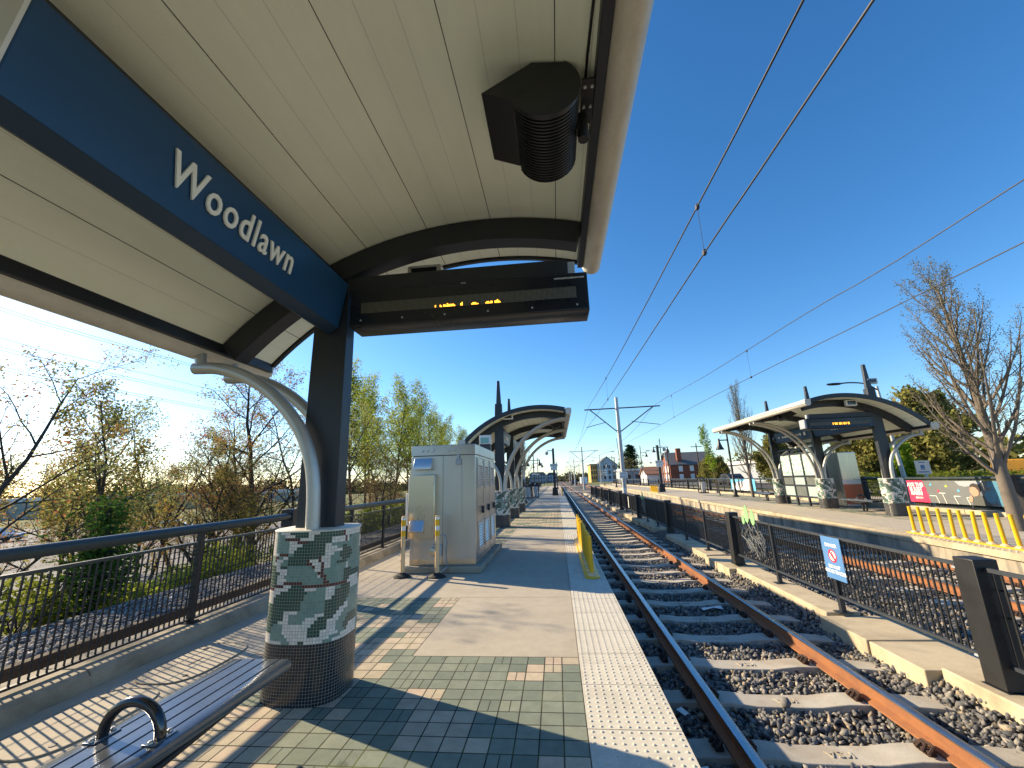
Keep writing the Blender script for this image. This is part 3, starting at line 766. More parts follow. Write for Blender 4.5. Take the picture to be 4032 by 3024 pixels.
shelter('platform_shelter', 'second curved shelter along the near platform, behind the stainless steel cabinet', -2.12, 1, (15.6, 19.3, 23.0), 14.92, 23.65, (0, 1, 2), 9)
RXC = 11.9
shelter('platform_shelter', 'curved shelter on the opposite platform with three mosaic pedestals and a glass windscreen', RXC, -1, (16.35, 20.1, 23.85), 15.68, 24.6, (1, 2), 30)

# hanging name signs between the columns
def name_sign(cx, s, ya, yb, lab, body, both=True, textat=None, size=.255, fit=(1.06, .20)):
    t = thing('station_sign', lab, 'sign', (cx, (ya+yb)/2, 3.1), 'blue signs hung under the shelters')
    prof = [(.172, 3.60), (.092, 3.14), (.0, 3.085), (-.092, 3.14), (-.172, 3.60), (0, 3.66)]
    mb = MB(); pr = [(cx+s*a, b) for a, b in prof]; n = 6
    mb.add([(p[0], y, p[1]) for y in (ya, yb) for p in pr], [tuple(range(n-1, -1, -1)), tuple(range(n, 2*n)), (0, 1, n+1, n), (3, 4, n+4, n+3), (4, 5, n+5, n+4), (5, 0, n, n+5)])
    mb.build('sign_body', 'sign_blue', t, bevel=.006)
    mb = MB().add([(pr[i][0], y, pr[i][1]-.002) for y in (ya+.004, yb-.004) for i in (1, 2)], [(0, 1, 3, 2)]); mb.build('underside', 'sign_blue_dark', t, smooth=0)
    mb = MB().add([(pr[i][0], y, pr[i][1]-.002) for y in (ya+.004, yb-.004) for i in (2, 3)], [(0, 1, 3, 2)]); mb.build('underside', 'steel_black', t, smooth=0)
    mb = MB().box(cx-.06, cx+.06, ya, yb, 3.655, 3.73); mb.build('support_beam', 'steel_dark', t)
    for f in ((1, -1) if both else (1,)):
        # on the face that looks along +s*f the text must read left to right for someone facing it
        d = Vector((s*f*(.172-.092), 0, .46)).normalized()
        run = Vector((0, s*f, 0))
        oc = Vector((cx+s*f*(.133), textat if textat is not None and f == 1 else (ya+yb)/2, 3.375))
        m = frame(oc, run, d)
        out = Vector((s*f*.46, 0, -(.172-.092))).normalized(); oc2 = oc + out*.012; m.translation = oc2
        v, fc = text(body, size, Matrix.Identity(4), .006, 1.12, .0025)
        if fit:
            xs_ = [a.x for a in v]; ys_ = [a.y for a in v]; kx = fit[0]/(max(xs_)-min(xs_)); ky = fit[1]/(max(ys_)-min(ys_)); mx_ = (max(xs_)+min(xs_))/2; my_ = (max(ys_)+min(ys_))/2
            v = [Vector(((a.x-mx_)*kx, (a.y-my_)*ky, a.z)) for a in v]
        v = [m @ a for a in v]; q = MB().add(v, fc); q.build('lettering', 'lettering_white', t, smooth=0)
    return t
name_sign(SX, 1, 1.02, 3.555, 'long blue station name sign reading Woodlawn hung overhead beside the near column', 'Woodlawn', textat=2.205)
MB().prism([(SX+a, b) for a, b in ((.165, 3.59), (.088, 3.145), (0, 3.095), (-.088, 3.145), (-.165, 3.59), (0, 3.65))], 1.005, 1.0195).build('end_cap', 'cladding_white', [o for o in bpy.data.objects if o.name == 'station_sign'][0], smooth=0)
name_sign(-2.12, 1, 15.72, 18.2, 'blue name sign under the second shelter on the near platform, between its first two columns', 'Woodlawn')
name_sign(-2.12, 1, 19.42, 21.9, 'blue name sign under the second shelter on the near platform, farther pair of columns', 'Woodlawn')
name_sign(RXC, -1, 16.5, 19.98, 'blue name sign on the opposite platform, behind its lit display', 'Woodlawn')
t = name_sign(RXC, -1, 20.25, 23.3, 'blue direction sign with white arrow on the opposite platform, left of the name sign', '\u2192', textat=22.9, size=.2, fit=None)
mb = MB()
for i, (a, h) in enumerate(((0, .16), (.26, .12), (.36, .07), (.46, .07), (.56, .07), (.66, .07), (.84, .10), (.94, .07), (1.04, .07), (1.14, .10), (1.24, .07), (1.34, .07))):
    y = 20.55+a*1.45; mb.box(RXC-.150, RXC-.142, y, y+(.14 if i == 0 else .09), 3.36-h/2, 3.36+h/2)
mb.build('lettering', 'lettering_white', t, smooth=0)
mb = MB(); mb.lathe((0, 0, 0), [(.2, -.1), (.24, 0), (.2, .1)], 20); mb.v = [(RXC+a*.8, 23.42+c*1.2, 3.35+b*1.05) for a, b, c in mb.v]; mb.build('end_cap', 'steel_black', t)

# LED passenger displays
def led_display(cx, s, yc, lab, words):
    t = thing('led_display', lab, 'display', (cx, yc, 3.1), 'passenger displays under the shelters')
    u0, u1 = .22, 2.53
    X = lambda u: cx+s*u
    xa, xb = sorted((X(u0), X(u1)))
    prof = [(yc-.15, 3.135), (yc-.145, 3.155), (yc-.145, 3.50), (yc-.13, 3.515), (yc+.13, 3.515), (yc+.145, 3.50), (yc+.145, 3.155), (yc+.15, 3.135), (yc+.12, 3.12), (yc-.12, 3.12)]
    mb = MB(); mb.prism([(a, b) for a, b in prof], xa, xb, 'x'); mb.build('housing', 'display_black', t, bevel=.012)
    xa2, xb2 = sorted((X(u0+.12), X(u1-.11)))
    for f, yy in ((-1, yc-.147), (1, yc+.147)):
        mb = MB().box(xa2, xb2, yy-.0015, yy+.0015, 3.255, 3.365); mb.build('led_screen', 'led_matrix', t, smooth=0)
        L = MB(); x0 = X(u0) + s*.0
        g = np.random.default_rng(4)
        # only the lower rows of the message are lit in the photograph
        for gx, pat in words:
            for i, hgt in enumerate(pat):
                for r in range(hgt):
                    px_ = lerp(xa2, xb2, gx)+i*.0115; pz = 3.262+r*.0115
                    L.box(px_, px_+.009, yy+f*.002, yy+f*.004, pz, pz+.009)
        L.build('lit_message', 'led_amber', t, smooth=0)
    sc_ = MB()
    for k in range(6):
        x = lerp(xa2, xb2, k/5); sc_.lathe((0, 0, 0), [(.010, 0), (.010, .004)], 8); n = 16
        sc_.v[-n:] = [(x+a, yc-.1455-c, 3.185+b) for a, b, c in sc_.v[-n:]]
    sc_.build('screws', 'galvanised', t)
    if s > 0:
        v, f = text('WWW.DATA-DISPLAY.COM', .022, frame((X(u1-.17), yc-.149, 3.455), (1, 0, 0), (0, 0, 1)), .0008, 1, .0006); MB().add(v, f).build('maker_lettering', 'lettering_white', t, smooth=0)
        MB().box(X(1.33), X(1.38), yc-.149, yc-.146, 3.487, 3.497).build('maker_plate', 'galvanised', t)
    mb = MB(); xa3, xb3 = sorted((X(.13), X(2.36))); mb.box(xa3, xb3, yc-.065, yc+.065, 3.525, 3.70); mb.build('support_arm', 'steel_dark', t, bevel=.006)
    mb = MB(); xa4, xb4 = sorted((X(2.36), X(2.43))); mb.box(xa4, xb4, yc-.05, yc+.05, 3.54, 3.68); mb.build('arm_cap', 'galvanised', t, bevel=.006)
    mb = MB()
    for u in (.6, 1.4, 2.2): mb.box(X(u)-.03, X(u)+.03, yc-.05, yc+.05, 3.505, 3.54)
    mb.build('mounting_blocks', 'steel_dark', t)
    return t
W1 = ((.355, [2]), (.378, [2, 1, 0, 2, 2, 1, 3, 1]), (.412, [1, 2, 2, 2, 2, 2, 1]), (.474, [2, 3]), (.525, [1, 2, 2, 2, 1, 1]), (.590, [1, 2, 2, 1, 2, 2]), (.632, [2, 2, 3, 2, 1]))
led_display(SX, 1, 3.66, 'black passenger display with a few amber lamps lit, hung beside the near column', W1)
W2 = tuple((.38+.036*i, [7, 7, 1, 7, 7] if i % 2 else [7, 1, 7]) for i in range(8))
led_display(RXC, -1, 16.33, 'black passenger display with an amber line of text under the opposite shelter', W2)
mb = MB(); mb.box(RXC-2.62, RXC-2.54, 16.15, 16.5, 3.16, 3.5); tag(mb.build('camera_box', 'cladding_grey', bevel=.02), 'small grey box on the track end of the opposite display', 'equipment box')

# loudspeakers under the track-side eave
def speaker(cx, s, y0, lab):
    t = thing('loudspeaker', lab, 'loudspeaker', (cx+s*2.2, y0, 3.95), 'ribbed loudspeakers under the shelters')
    X = lambda u: cx+s*u
    c = (2.205, 3.955); r = .212; n = 18
    a0 = math.atan2(3.84-c[1], 1.955-c[0])
    # half-round ribbed body
    def arc(r_): return [(c[0]+r_*math.cos(a), c[1]+r_*math.sin(a)) for a in np.linspace(R(-158), R(52), n)]
    mb = MB(); vs = []; fs = []; yy = []; k = 22
    for i in range(k):
        y = y0+.03+.56*i/k; d = .56/k
        for rr, dy in ((r, 0), (r, d*.45), (r-.012, d*.6), (r-.012, d*.92)): yy.append((y+dy, rr))
    for y, rr in yy: vs += [(X(a), y, b) for a, b in arc(rr)]
    m_ = len(yy)
    for i in range(m_-1):
        for j in range(n-1): fs.append((i*n+j, i*n+j+1, (i+1)*n+j+1, (i+1)*n+j))
    fs += [tuple(range(n-1, -1, -1)), tuple((m_-1)*n+j for j in range(n))]
    mb.add(vs, fs); mb.build('ribbed_body', 'speaker_black', t, smooth=25)
    mb = MB(); mb.prism([(X(a), b) for a, b in arc(r+.006)], y0, y0+.03); mb.build('end_plate', 'speaker_black', t, smooth=30)
    e0 = (c[0]+r*math.cos(R(-158)), c[1]+r*math.sin(R(-158))); e1 = (c[0]+r*math.cos(R(52)), c[1]+r*math.sin(R(52)))
    mb = MB(); mb.prism([(X(e0[0]), e0[1]), (X(1.81), 3.96), (X(2.13), 4.15), (X(e1[0]), e1[1])], y0+.0, y0+.54); mb.build('horn_box', 'speaker_black', t, bevel=.006)
    mb = MB(); mb.box(*sorted((X(2.435), X(2.51))), y0+.02, y0+.34, 3.985, 4.0); mb.box(*sorted((X(2.40), X(2.44))), y0+.25, y0+.31, 3.86, 3.99)
    mb.tube([(X(2.445), y0+.28, 3.80), (X(2.445), y0+.28, 3.98)], .036, 12); mb.build('bracket', 'steel_black', t)
    for dy in (.06, .20):
        for u in (2.452, 2.495): MB().tube([(X(u), y0+dy, 3.97), (X(u), y0+dy, 3.99)], .010, 8).build('bolt', 'galvanised', t)
    mb = MB(); mb.tube([(X(2.46), y0+.2, 4.05), (X(2.465), y0-.05, 4.07), (X(2.475), y0-.4, 4.045), (X(2.48), y0-.8, 4.03)], .009, 6); mb.build('cable', 'steel_black', t)
    return t
speaker(SX, 1, 2.0, 'black ribbed loudspeaker overhead under the near shelter, by the right eave')
speaker(-2.12, 1, 17.2, 'black loudspeaker under the second near-platform shelter, hung nearer the camera of the two')
speaker(-2.12, 1, 20.9, 'black loudspeaker under the second near-platform shelter, the lower looking one farther away')
speaker(RXC, -1, 17.9, 'black loudspeaker under the opposite shelter, right one beside the display')
speaker(RXC, -1, 21.9, 'black loudspeaker under the opposite shelter, left one above the bell lamp')

# floodlights
def flood(loc, s, lab, tilt=20):
    t = thing('floodlight', lab, 'floodlight', loc, 'floodlights on the shelters'); x, y, z = loc
    mb = MB(); mb.box(x-.19, x+.19, y-.06, y+.06, z-.11, z+.11); mb.build('housing', 'white_paint', t, bevel=.02)
    mb = MB(); mb.box(x-.14, x+.14, y-.068, y-.0605, z-.07, z+.07); mb.build('lens', 'window_dark', t)
    mb = MB(); mb.box(x-.03, x+.03, y+.0605, y+.12, z-.02, z+.12); mb.build('bracket', 'cladding_grey', t)
flood((-1.30, 3.93, 3.83), 1, 'white floodlight above the near display, tucked behind the arched rib')
flood((-1.72, 15.3, 4.02), 1, 'white floodlight at the front of the second near-platform shelter')
flood((10.95, 16.05, 4.02), -1, 'white floodlight under the front arch of the opposite shelter')
flood((12.05, 16.35, 4.86), -1, 'white floodlight on the roof mast of the opposite shelter')

# ------------------------------------------------------------------ railings
def railing(name, label, X0, ya, yb, posts, talls, step=.0615, hz=1.19, wires=True, side=1, coarse=60):
    t = thing(name, label, 'railing', (X0, ya, .15))
    allp = sorted(posts+talls)
    for y in posts:
        mb = MB(); mb.box(X0-.028, X0+.028, y-.028, y+.028, .155, 1.145)
        mb.box(X0-.09, X0+.09, y-.06, y+.06, .150, .163)
        for dx in (-.065, .065):
            for dy in (-.038, .038): mb.lathe((X0+dx, y+dy, .163), [(.013, 0), (.013, .012)], 6)
        mb.build('railing_post', 'fence_black', t)
    for y in talls:
        mb = MB(); mb.box(X0-.1, X0+.1, y-.1, y+.1, .150, 1.30); mb.build('tall_post', 'fence_black', t, bevel=.008)
    ends = [ya]+talls+[yb]
    for a, b in zip(ends[:-1], ends[1:]):
        mb = MB(); mb.tube([(X0+side*.03, a+.1, hz), (X0+side*.03, b-.1, hz)], .054, 14); mb.build('handrail', 'handrail', t, smooth=60)
    edges = [ya]+allp+[yb]
    for a, b in zip(edges[:-1], edges[1:]):
        if b-a < .1: continue
        mb = MB(); mb.box(X0-.02, X0+.02, a, b, 1.012, 1.04); mb.build('top_bar', 'handrail', t)
        mb = MB(); mb.box(X0-.02, X0+.02, a, b, .178, .198)
        if wires:
            for z in (.30, .42, .54, .66, .78, .90): mb.tube([(X0+side*.008, a, z), (X0+side*.008, b, z)], .0035, 4, False)
        y = a+step; s = step if a < coarse else step*2
        while y < b-.02:
            mb.add([(X0-.006, y-.0055, .19), (X0+.006, y-.0055, .19), (X0+.006, y+.0055, .19), (X0-.006, y+.0055, .19), (X0-.006, y-.0055, 1.02), (X0+.006, y-.0055, 1.02), (X0+.006, y+.0055, 1.02), (X0-.006, y+.0055, 1.02)],
                   [(0, 1, 5, 4), (1, 2, 6, 5), (2, 3, 7, 6), (3, 0, 4, 7)]); y += s
        mb.build('baluster_panel', 'fence_black', t, smooth=0)
    return t
pl = [-3.5, -1.85, -.2, 1.45, 4.79, 8.56, 10.17, 11.75]; tl = [6.5]
y = 13.4
while y < 110:
    (tl if int(y/1.62) % 7 == 0 and y-tl[-1] > 9 else pl).append(round(y, 2)); y += 1.62
railing('platform_railing', 'long black railing with a thick round handrail on the kerb left of the bench', -4.33, -5.5, 111.8, pl, tl)
# end of the near platform
mb = MB(); t = thing('platform_railing', 'black end railing across the far end of the near platform', 'railing', (-4.2, 112, 0))
mb = MB(); mb.tube([(-4.3, 112, 1.19), (.0, 112, 1.19)], .05, 8); mb.build('handrail', 'handrail', t)
mb = MB()
for x in np.arange(-4.3, .01, .86): mb.box(x-.03, x+.03, 111.97, 112.03, 0, 1.15)
mb.build('posts', 'fence_black', t)
mb = MB()
for z in (.2, .4, .6, .8, 1.0): mb.box(-4.3, 0, 111.99, 112.01, z, z+.012)
mb.build('rails', 'fence_black', t)
plr, tlr = [], []
y = 12.9
while y < 108:
    (tlr if int((y-13)/1.65) % 4 == 0 else plr).append(round(y, 2)); y += 1.65
railing('platform_railing', 'black railing along the back of the opposite platform carrying two advertising banners', 14.2, 4, 109.5, plr, tlr, step=.1, hz=1.2, side=-1, coarse=40)

# fence between the tracks
t = thing('track_fence', 'low black fence of upright bars on the concrete strip between the two tracks', 'fence', (3.77, 4.44, -.25))
FX = 3.77
talls = [-1.1, 4.44, 9.83, 15.2, 20.6, 26.0, 31.3, 36.7, 42.1, 47.5]; mids = []
for a, b in zip(talls[:-1], talls[1:]): mids += [a+(b-a)*k/3 for k in (1, 2)]
mids[mids.index(min(mids, key=lambda v: abs(v-6.2)))] = 6.54; mids[mids.index(min(mids, key=lambda v: abs(v-8.03)))] = 8.15
for y in talls:
    mb = MB(); mb.box(FX-.10, FX+.10, y-.1, y+.1, -.245, .80); mb.box(FX-.12, FX+.12, y-.12, y+.12, -.26, -.245); mb.build('tall_post', 'steel_black', t, bevel=.008)
    if y > 9.9: continue
    mb = MB()
    for z in (.69, -.055): mb.tube([(FX-.06, y+.10, z), (FX-.06, y+.17, z)], .012, 6)
    mb.build('bar_clamps', 'galvanised', t)
for y in mids:
    mb = MB(); mb.box(FX-.03, FX+.03, y-.03, y+.03, -.25, .74); mb.box(FX-.09, FX+.09, y-.07, y+.07, -.262, -.25); mb.build('fence_post', 'steel_dark', t)
for a, b in zip(talls[:-1], talls[1:]):
    mb = MB()
    mb.box(FX-.028, FX+.0, a+.1, b-.1, .70, .735); mb.box(FX-.028, FX+.0, a+.1, b-.1, -.07, -.04)
    mb.build('fence_rails', 'steel_edge', t)
    mb = MB(); y = a+.15; st = .071
    while y < b-.1:
        mb.add([(FX-.002, y-.0075, -.06), (FX+.011, y-.0075, -.06), (FX+.011, y+.0075, -.06), (FX-.002, y+.0075, -.06), (FX-.002, y-.0075, .71), (FX+.011, y-.0075, .71), (FX+.011, y+.0075, .71), (FX-.002, y+.0075, .71)],
               [(0, 1, 5, 4), (1, 2, 6, 5), (2, 3, 7, 6), (3, 0, 4, 7)]); y += st
    mb.build('fence_bars', 'steel_black', t, smooth=0)
    mb = MB()
    for z in (.55, .33): mb.tube([(FX+.04, a+.1, z), (FX+.04, b-.1, z)], .006, 4, False)
    mb.build('fence_wires', 'steel_black', t)

# danger sign
t = thing('danger_sign', 'blue sign reading DANGER DO NOT CROSS TRACKS fixed on the middle fence', 'sign', (3.715, 6.43, .45))
m = frame((3.715, 6.43, .447), (0, -1, 0), (0, 0, 1))
B = lambda x0, x1, y0, y1, d0, d1, nm, mt: MB().mat([(x0, y0, d0), (x1, y0, d0), (x1, y1, d0), (x0, y1, d0), (x0, y0, d1), (x1, y0, d1), (x1, y1, d1), (x0, y1, d1)], [(3,2,1,0),(4,5,6,7),(0,1,5,4),(1,2,6,5),(2,3,7,6),(3,0,4,7)], m).build(nm, mt, t, smooth=0)
B(-.20, .20, -.275, .275, -.003, .003, 'sign_plate', 'danger_blue')
mb = MB()
for s_, y_, sz in (('DANGER', .165, .062), ('DO NOT', -.115, .062), ('CROSS TRACKS', -.180, .062)):
    v, f = text(s_, sz, m @ Matrix.Translation((0, y_, .0045)), .0008, .95, .0018); mb.add(v, f)
mb.build('lettering', 'lettering_white', t, smooth=0)
def ring(r0, r1, d, a0=0, a1=360, n=40):
    vs = []; 
    for k in range(n+1):
        a = R(lerp(a0, a1, k/n)); vs += [(r0*math.cos(a), r0*math.sin(a), d), (r1*math.cos(a), r1*math.sin(a), d)]
    return vs, [(2*k, 2*k+1, 2*k+3, 2*k+2) for k in range(n)]
mb = MB(); c = m @ Matrix.Translation((0, .03, 0))
v, f = ring(0.0001, .083, .0040); mb.mat(v, f, c); mb.build('symbol_disc', 'lettering_white', t, smooth=0)
mb = MB(); v, f = ring(.066, .086, .0052); mb.mat(v, f, c)
mb.mat([(-.062, .042, .0052), (-.042, .062, .0052), (.062, -.042, .0052), (.042, -.062, .0052)], [(0, 1, 2, 3)], c); mb.build('prohibition_ring', 'red_paint', t, smooth=0)
mb = MB(); v, f = ring(.0001, .011, .0046, n=12); mb.mat(v, f, c @ Matrix.Translation((0, .044, 0)))
for pp in ([(-.012, .03), (.012, .03), (.010, -.012), (-.010, -.012)], [(-.010, -.012), (.0, -.012), (-.018, -.056), (-.028, -.056)], [(0, -.012), (.010, -.012), (.026, -.056), (.016, -.056)], [(-.012, .03), (-.010, .018), (-.030, -.008), (-.034, 0)], [(.012, .03), (.034, 0), (.030, -.008), (.010, .018)]):
    mb.mat([(a, b, .0046) for a, b in pp], [tuple(range(len(pp)))], c)
mb.build('walking_figure', 'steel_black', t, smooth=0)

# wire flower artworks on the fence
def artwork(y0, lab, sc_, seed):
    t = thing('fence_artwork', lab, 'artwork', (3.73, y0, .4), 'wire flower artworks on the middle fence'); g = random.Random(seed)
    P = lambda u, v: (3.735+g.uniform(-.012, .012), y0-u*sc_, v)
    mb = MB()
    for k in range(9):
        u0 = -.30+.075*k; q = []
        for i in range(6): q.append((u0+g.uniform(-.07, .07)+.03*(i-2), .72-.12*i*1.0+g.uniform(-.03, .03)))
        mb.tube([P(a, b) for a, b in smooth_path(q, 3)], .0065, 5)
    out = [(-.48, .38), (-.40, .52), (-.36, .42), (-.20, .50), (-.1, .60), (.02, .52), (.12, .62), (.24, .50), (.36, .56), (.42, .46), (.46, .40), (.40, .12), (.30, .20), (.18, .02), (-.02, .24), (-.16, .18), (-.26, .30), (-.48, .38)]
    mb.tube([P(a, b) for a, b in out], .011, 5)
    for k in range(16):
        a = g.uniform(-.42, .3); b = g.uniform(.22, .46)
        mb.tube([P(a, b), P(a+g.uniform(.06, .2), b-g.uniform(-.06, .16)), P(a+g.uniform(.1, .26), b-g.uniform(-.08, .1))], .008, 5)
    mb.build('wire_roots', 'art_grey', t)
    for u, w_, z0, z1 in ((-.30, .055, .62, .80), (-.13, .085, .66, 1.00), (.12, .080, .64, .93)):
        mb = MB(); n = 16; ps = []
        for k in range(n):
            a = 2*math.pi*k/n; hh = (z1-z0)/2; ww = w_*(1-.25*math.sin(a))
            ps.append((y0-(u+ww*math.cos(a))*sc_, (z0+z1)/2+hh*math.sin(a)))
        mb.prism(ps, 3.722, 3.730, 'x'); mb.build('leaf', 'art_green', t, smooth=0)
    return t
artwork(8.85, 'grey wire flower artwork with pale green leaves on the nearer part of the middle fence', 1.0, 3)
artwork(19.2, 'small green leafed wire artwork on the fence just beyond the tall catenary pole', .8, 8)
mb = MB().box(3.70, 3.705, 22.9, 23.05, .05, .62); tag(mb.build('notice', 'white_paint', bevel=.004), 'narrow white notice strip on the middle fence left of the catenary pole', 'notice')

# ------------------------------------------------------------------ bench
def bench(loc, lab, rotz, legs_y, L, W_=.46):
    """built around its centre with its length along local y"""
    t = thing('slatted_bench', lab, 'bench', (0, 0, 0), 'slatted metal benches at the shelters')
    x0 = -W_/2; n = 5; gap = .011; sw = (W_-gap*(n-1))/n
    for k in range(n):
        a = x0+k*(sw+gap); mb = MB()
        if k in (0, n-1):
            e = -1 if k == 0 else 1; xo = a if k == 0 else a+sw; xi = a+sw if k == 0 else a
            p = [(xi, .452), (xo-e*.03, .452), (xo-e*.008, .444), (xo, .42), (xo-e*.004, .392), (xo-e*.03, .382), (xo-e*.03, .40), (xo-e*.018, .415), (xo-e*.026, .436), (xi, .438)]
            mb.prism(p, -L/2, L/2)
        else: mb.box(a, a+sw, -L/2, L/2, .438, .452)
        mb.build('seat_slat', 'bench_metal', t, bevel=.003)
    mb = MB(); mb.box(-.05, .05, -L/2+.02, L/2-.02, .38, .437); mb.build('beam', 'steel_black', t, bevel=.01)
    mb = MB()
    for sx in (-.19, .19): mb.tube([(sx*.9, -L/2+.05, .425), (sx*.85, -L/4, .37), (sx*.75, 0, .32), (sx*.85, L/4, .37), (sx*.9, L/2-.05, .425)], .02, 8)
    mb.build('under_brace', 'steel_black', t, smooth=60)
    for yl in legs_y:
        for dy in (-.09, .09):
            mb = MB(); mb.tube([(0, yl+dy, 0.012), (0, yl+dy, .40)], .035, 10); mb.build('leg', 'steel_black', t, smooth=60)
    mb = MB(); mb.box(-.16, .16, min(legs_y)-.2, max(legs_y)+.2, 0.001, .012); mb.build('base_plate', 'steel_black', t)
    h = MB(); h.tube([(.158*math.cos(a)*1.0, -.02, .460+.150*math.sin(a)) for a in np.linspace(0, math.pi, 19)], .025, 14); ho = h.build('arm_hoop', 'hoop_black', t, smooth=60)
    for sx in (-.158, .158):
        mb = MB(); mb.box(sx-.035, sx+.035, -.085, .045, .4525, .459); mb.build('hoop_plate', 'bench_metal', ho, bevel=.003)
        for dy in (-.07, .03): MB().lathe((sx, dy, .459), [(.013, 0), (.012, .008), (.006, .013)], 8).build('bolt', 'stainless', ho)
    t.location = loc; t.rotation_euler = (0, 0, rotz)
    return t
b1 = bench((-2.165, 2.16, 0), 'glossy black slatted bench with an arm hoop, running from the near mosaic pedestal', 0, [-.1], 1.80)
b2 = copy_tree(b1); b2.location = (12.1, 18.35, 0); b2['label'] = 'black slatted bench between the two right pedestals of the opposite shelter'
b3 = copy_tree(b1); b3.location = (12.35, 26.6, 0); b3['label'] = 'black slatted bench left of the opposite shelter, past its farthest pedestal'

# ------------------------------------------------------------------ equipment cabinet
cx0, cx1, cy0, cy1, cz0, cz1 = -2.89, -1.595, 8.07, 10.66, .125, 2.375
t = thing('equipment_cabinet', 'large stainless steel equipment cabinet on a concrete plinth, behind two striped posts', 'cabinet', (-2.24, 9.36, 0))
MB().box(-2.98, -1.47, 7.92, 10.82, 0.0, .12).build('plinth', 'concrete_kerb', t, bevel=.02)
MB().box(cx0, cx1, cy0, cy1, cz0, 2.165).build('body', 'stainless', t, bevel=.006)
MB().box(cx0-.008, cx1+.008, cy0-.008, cy1+.008, 2.172, cz1).build('roof_band', 'stainless', t, bevel=.008)
mb = MB(); mb.box(cx0+.01, cx1-.01, cy0-.001, cy0+.01, cz0, cz0+.10); mb.build('base_band', 'stainless_warm', t)
mb = MB(); mb.box(-2.243, -2.237, cy0-.0025, cy0+.01, .14, 2.16); mb.box(-1.863, -1.859, cy0-.0025, cy0+.01, .9, 2.1); mb.build('panel_joints', 'steel_black', t)
mb = MB(); mb.prism([(cy0, 1.90), (cy0-.13, 1.90), (cy0-.13, 2.0), (cy0-.06, 2.12), (cy0, 2.12)], -2.81, -2.45, 'x'); mb.build('vent_hood', 'stainless_bright', t, bevel=.006)
mb = MB(); mb.box(-2.885, -2.36, cy0-.17, cy0, .62, 1.80); o = mb.build('meter_box', 'stainless_warm', t, bevel=.015)
mb = MB(); mb.prism([(cy0-.175, .74), (cy0-.285, .76), (cy0-.20, .95), (cy0-.175, .95)], -2.83, -2.55, 'x'); mb.build('tilted_hood', 'stainless_bright', o, bevel=.004)
mb = MB(); mb.box(-2.97, -2.893, cy0-.06, cy0+.25, .85, 1.45); mb.build('side_box', 'cladding_white', t, bevel=.01)
mb = MB()
for x in (-2.66, -2.55, -2.44, -2.12, -2.01, -1.90):
    n0 = len(mb.v); mb.lathe((0, 0, 0), [(.024, 0), (.022, .02), (.012, .028)], 10); mb.v[n0:] = [(x+a, cy0-.008-c, 2.27+b) for a, b, c in mb.v[n0:]]
mb.build('roof_bolts', 'stainless_bright', t)
mb = MB(); mb.box(-1.975, -1.875, cy0-.05, cy0, 1.97, 2.08); mb.box(-1.945, -1.905, cy0-.065, cy0-.01, 2.08, 2.19); mb.box(-1.95, -1.90, cy0-.075, cy0-.05, 1.99, 2.04); mb.build('hasp', 'galvanised', t, bevel=.006)
mb = MB(); mb.box(-2.43, -2.25, cy0-.05, cy0, .28, .50); o = mb.build('socket_box', 'galvanised', t, bevel=.012)
mb = MB(); n0 = 0; mb.lathe((0, 0, 0), [(.075, 0), (.075, .06), (.05, .075)], 18); mb.v = [(-2.39+a, cy0-.05-c, .38+b) for a, b, c in mb.v]; mb.build('round_cover', 'stainless_warm', o)
mb = MB(); mb.tube(smooth_path([(-2.30, cy0-.02, .66), (-2.22, cy0-.03, .66), (-2.18, cy0-.02, .55), (-2.175, cy0-.02, .20), (-2.12, cy0-.04, .12), (-2.14, cy0-.22, .10), (-2.24, cy0-.32, .03)], 5), .011, 8)
for z in (.50, .2): mb.box(-2.20, -2.15, cy0-.03, cy0, z, z+.02)
mb.build('conduit', 'galvanised', t, smooth=60)
def louvre(y0, y1, z0, z1):
    mb = MB(); X = cx1
    fr = MB(); w_ = .045
    for a in ((y0-w_, y0, z0-w_, z1+w_), (y1, y1+w_, z0-w_, z1+w_), (y0, y1, z0-w_, z0), (y0, y1, z1, z1+w_)): fr.box(X, X+.022, *a)
    fo = fr.build('louvre_frame', 'stainless', t, bevel=.003)
    n = 9
    for k in range(n):
        a = z0+(z1-z0)*k/n; h = (z1-z0)/n
        mb.add([(X+.002, y0, a), (X+.002, y1, a), (X+.018, y1, a+h*.45), (X+.018, y0, a+h*.45), (X+.002, y0, a+h*.9), (X+.002, y1, a+h*.9)], [(0, 1, 2, 3), (3, 2, 5, 4)])
    mb.build('louvre_blades', 'stainless_bright', fo, smooth=0)
    MB().box(X+.0005, X+.001, y0, y1, z0, z1).build('louvre_back', 'steel_black', fo)
for y0, y1 in ((8.36, 8.82), (9.05, 9.55), (9.87, 10.33)):
    louvre(y0, y1, 1.55, 1.96)
    louvre(y0, y1, .38, .82)
    mb = MB(); mb.box(cx1, cx1+.05, y1-.06, y1-.02, 1.0, 1.14); mb.box(cx1, cx1+.03, y1-.1, y1+.02, 1.05, 1.09); mb.build('door_handle', 'steel_dark', t, bevel=.006)
mb = MB()
for y in (8.22, 8.955, 9.72, 10.5): mb.box(cx1-.005, cx1+.003, y-.003, y+.003, .2, 2.12)
mb.box(cx1-.005, cx1+.003, 8.22, 10.5, 2.115, 2.121); mb.box(cx1-.005, cx1+.003, 8.22, 10.5, .2, .206)
mb.build('door_seams', 'steel_black', t)
mb = MB()
for y in (8.3, 9.05, 9.85): mb.box(cx1-.003, cx1+.012, y, y+.03, 2.0, 2.1)
mb.build('hinges', 'galvanised', t)

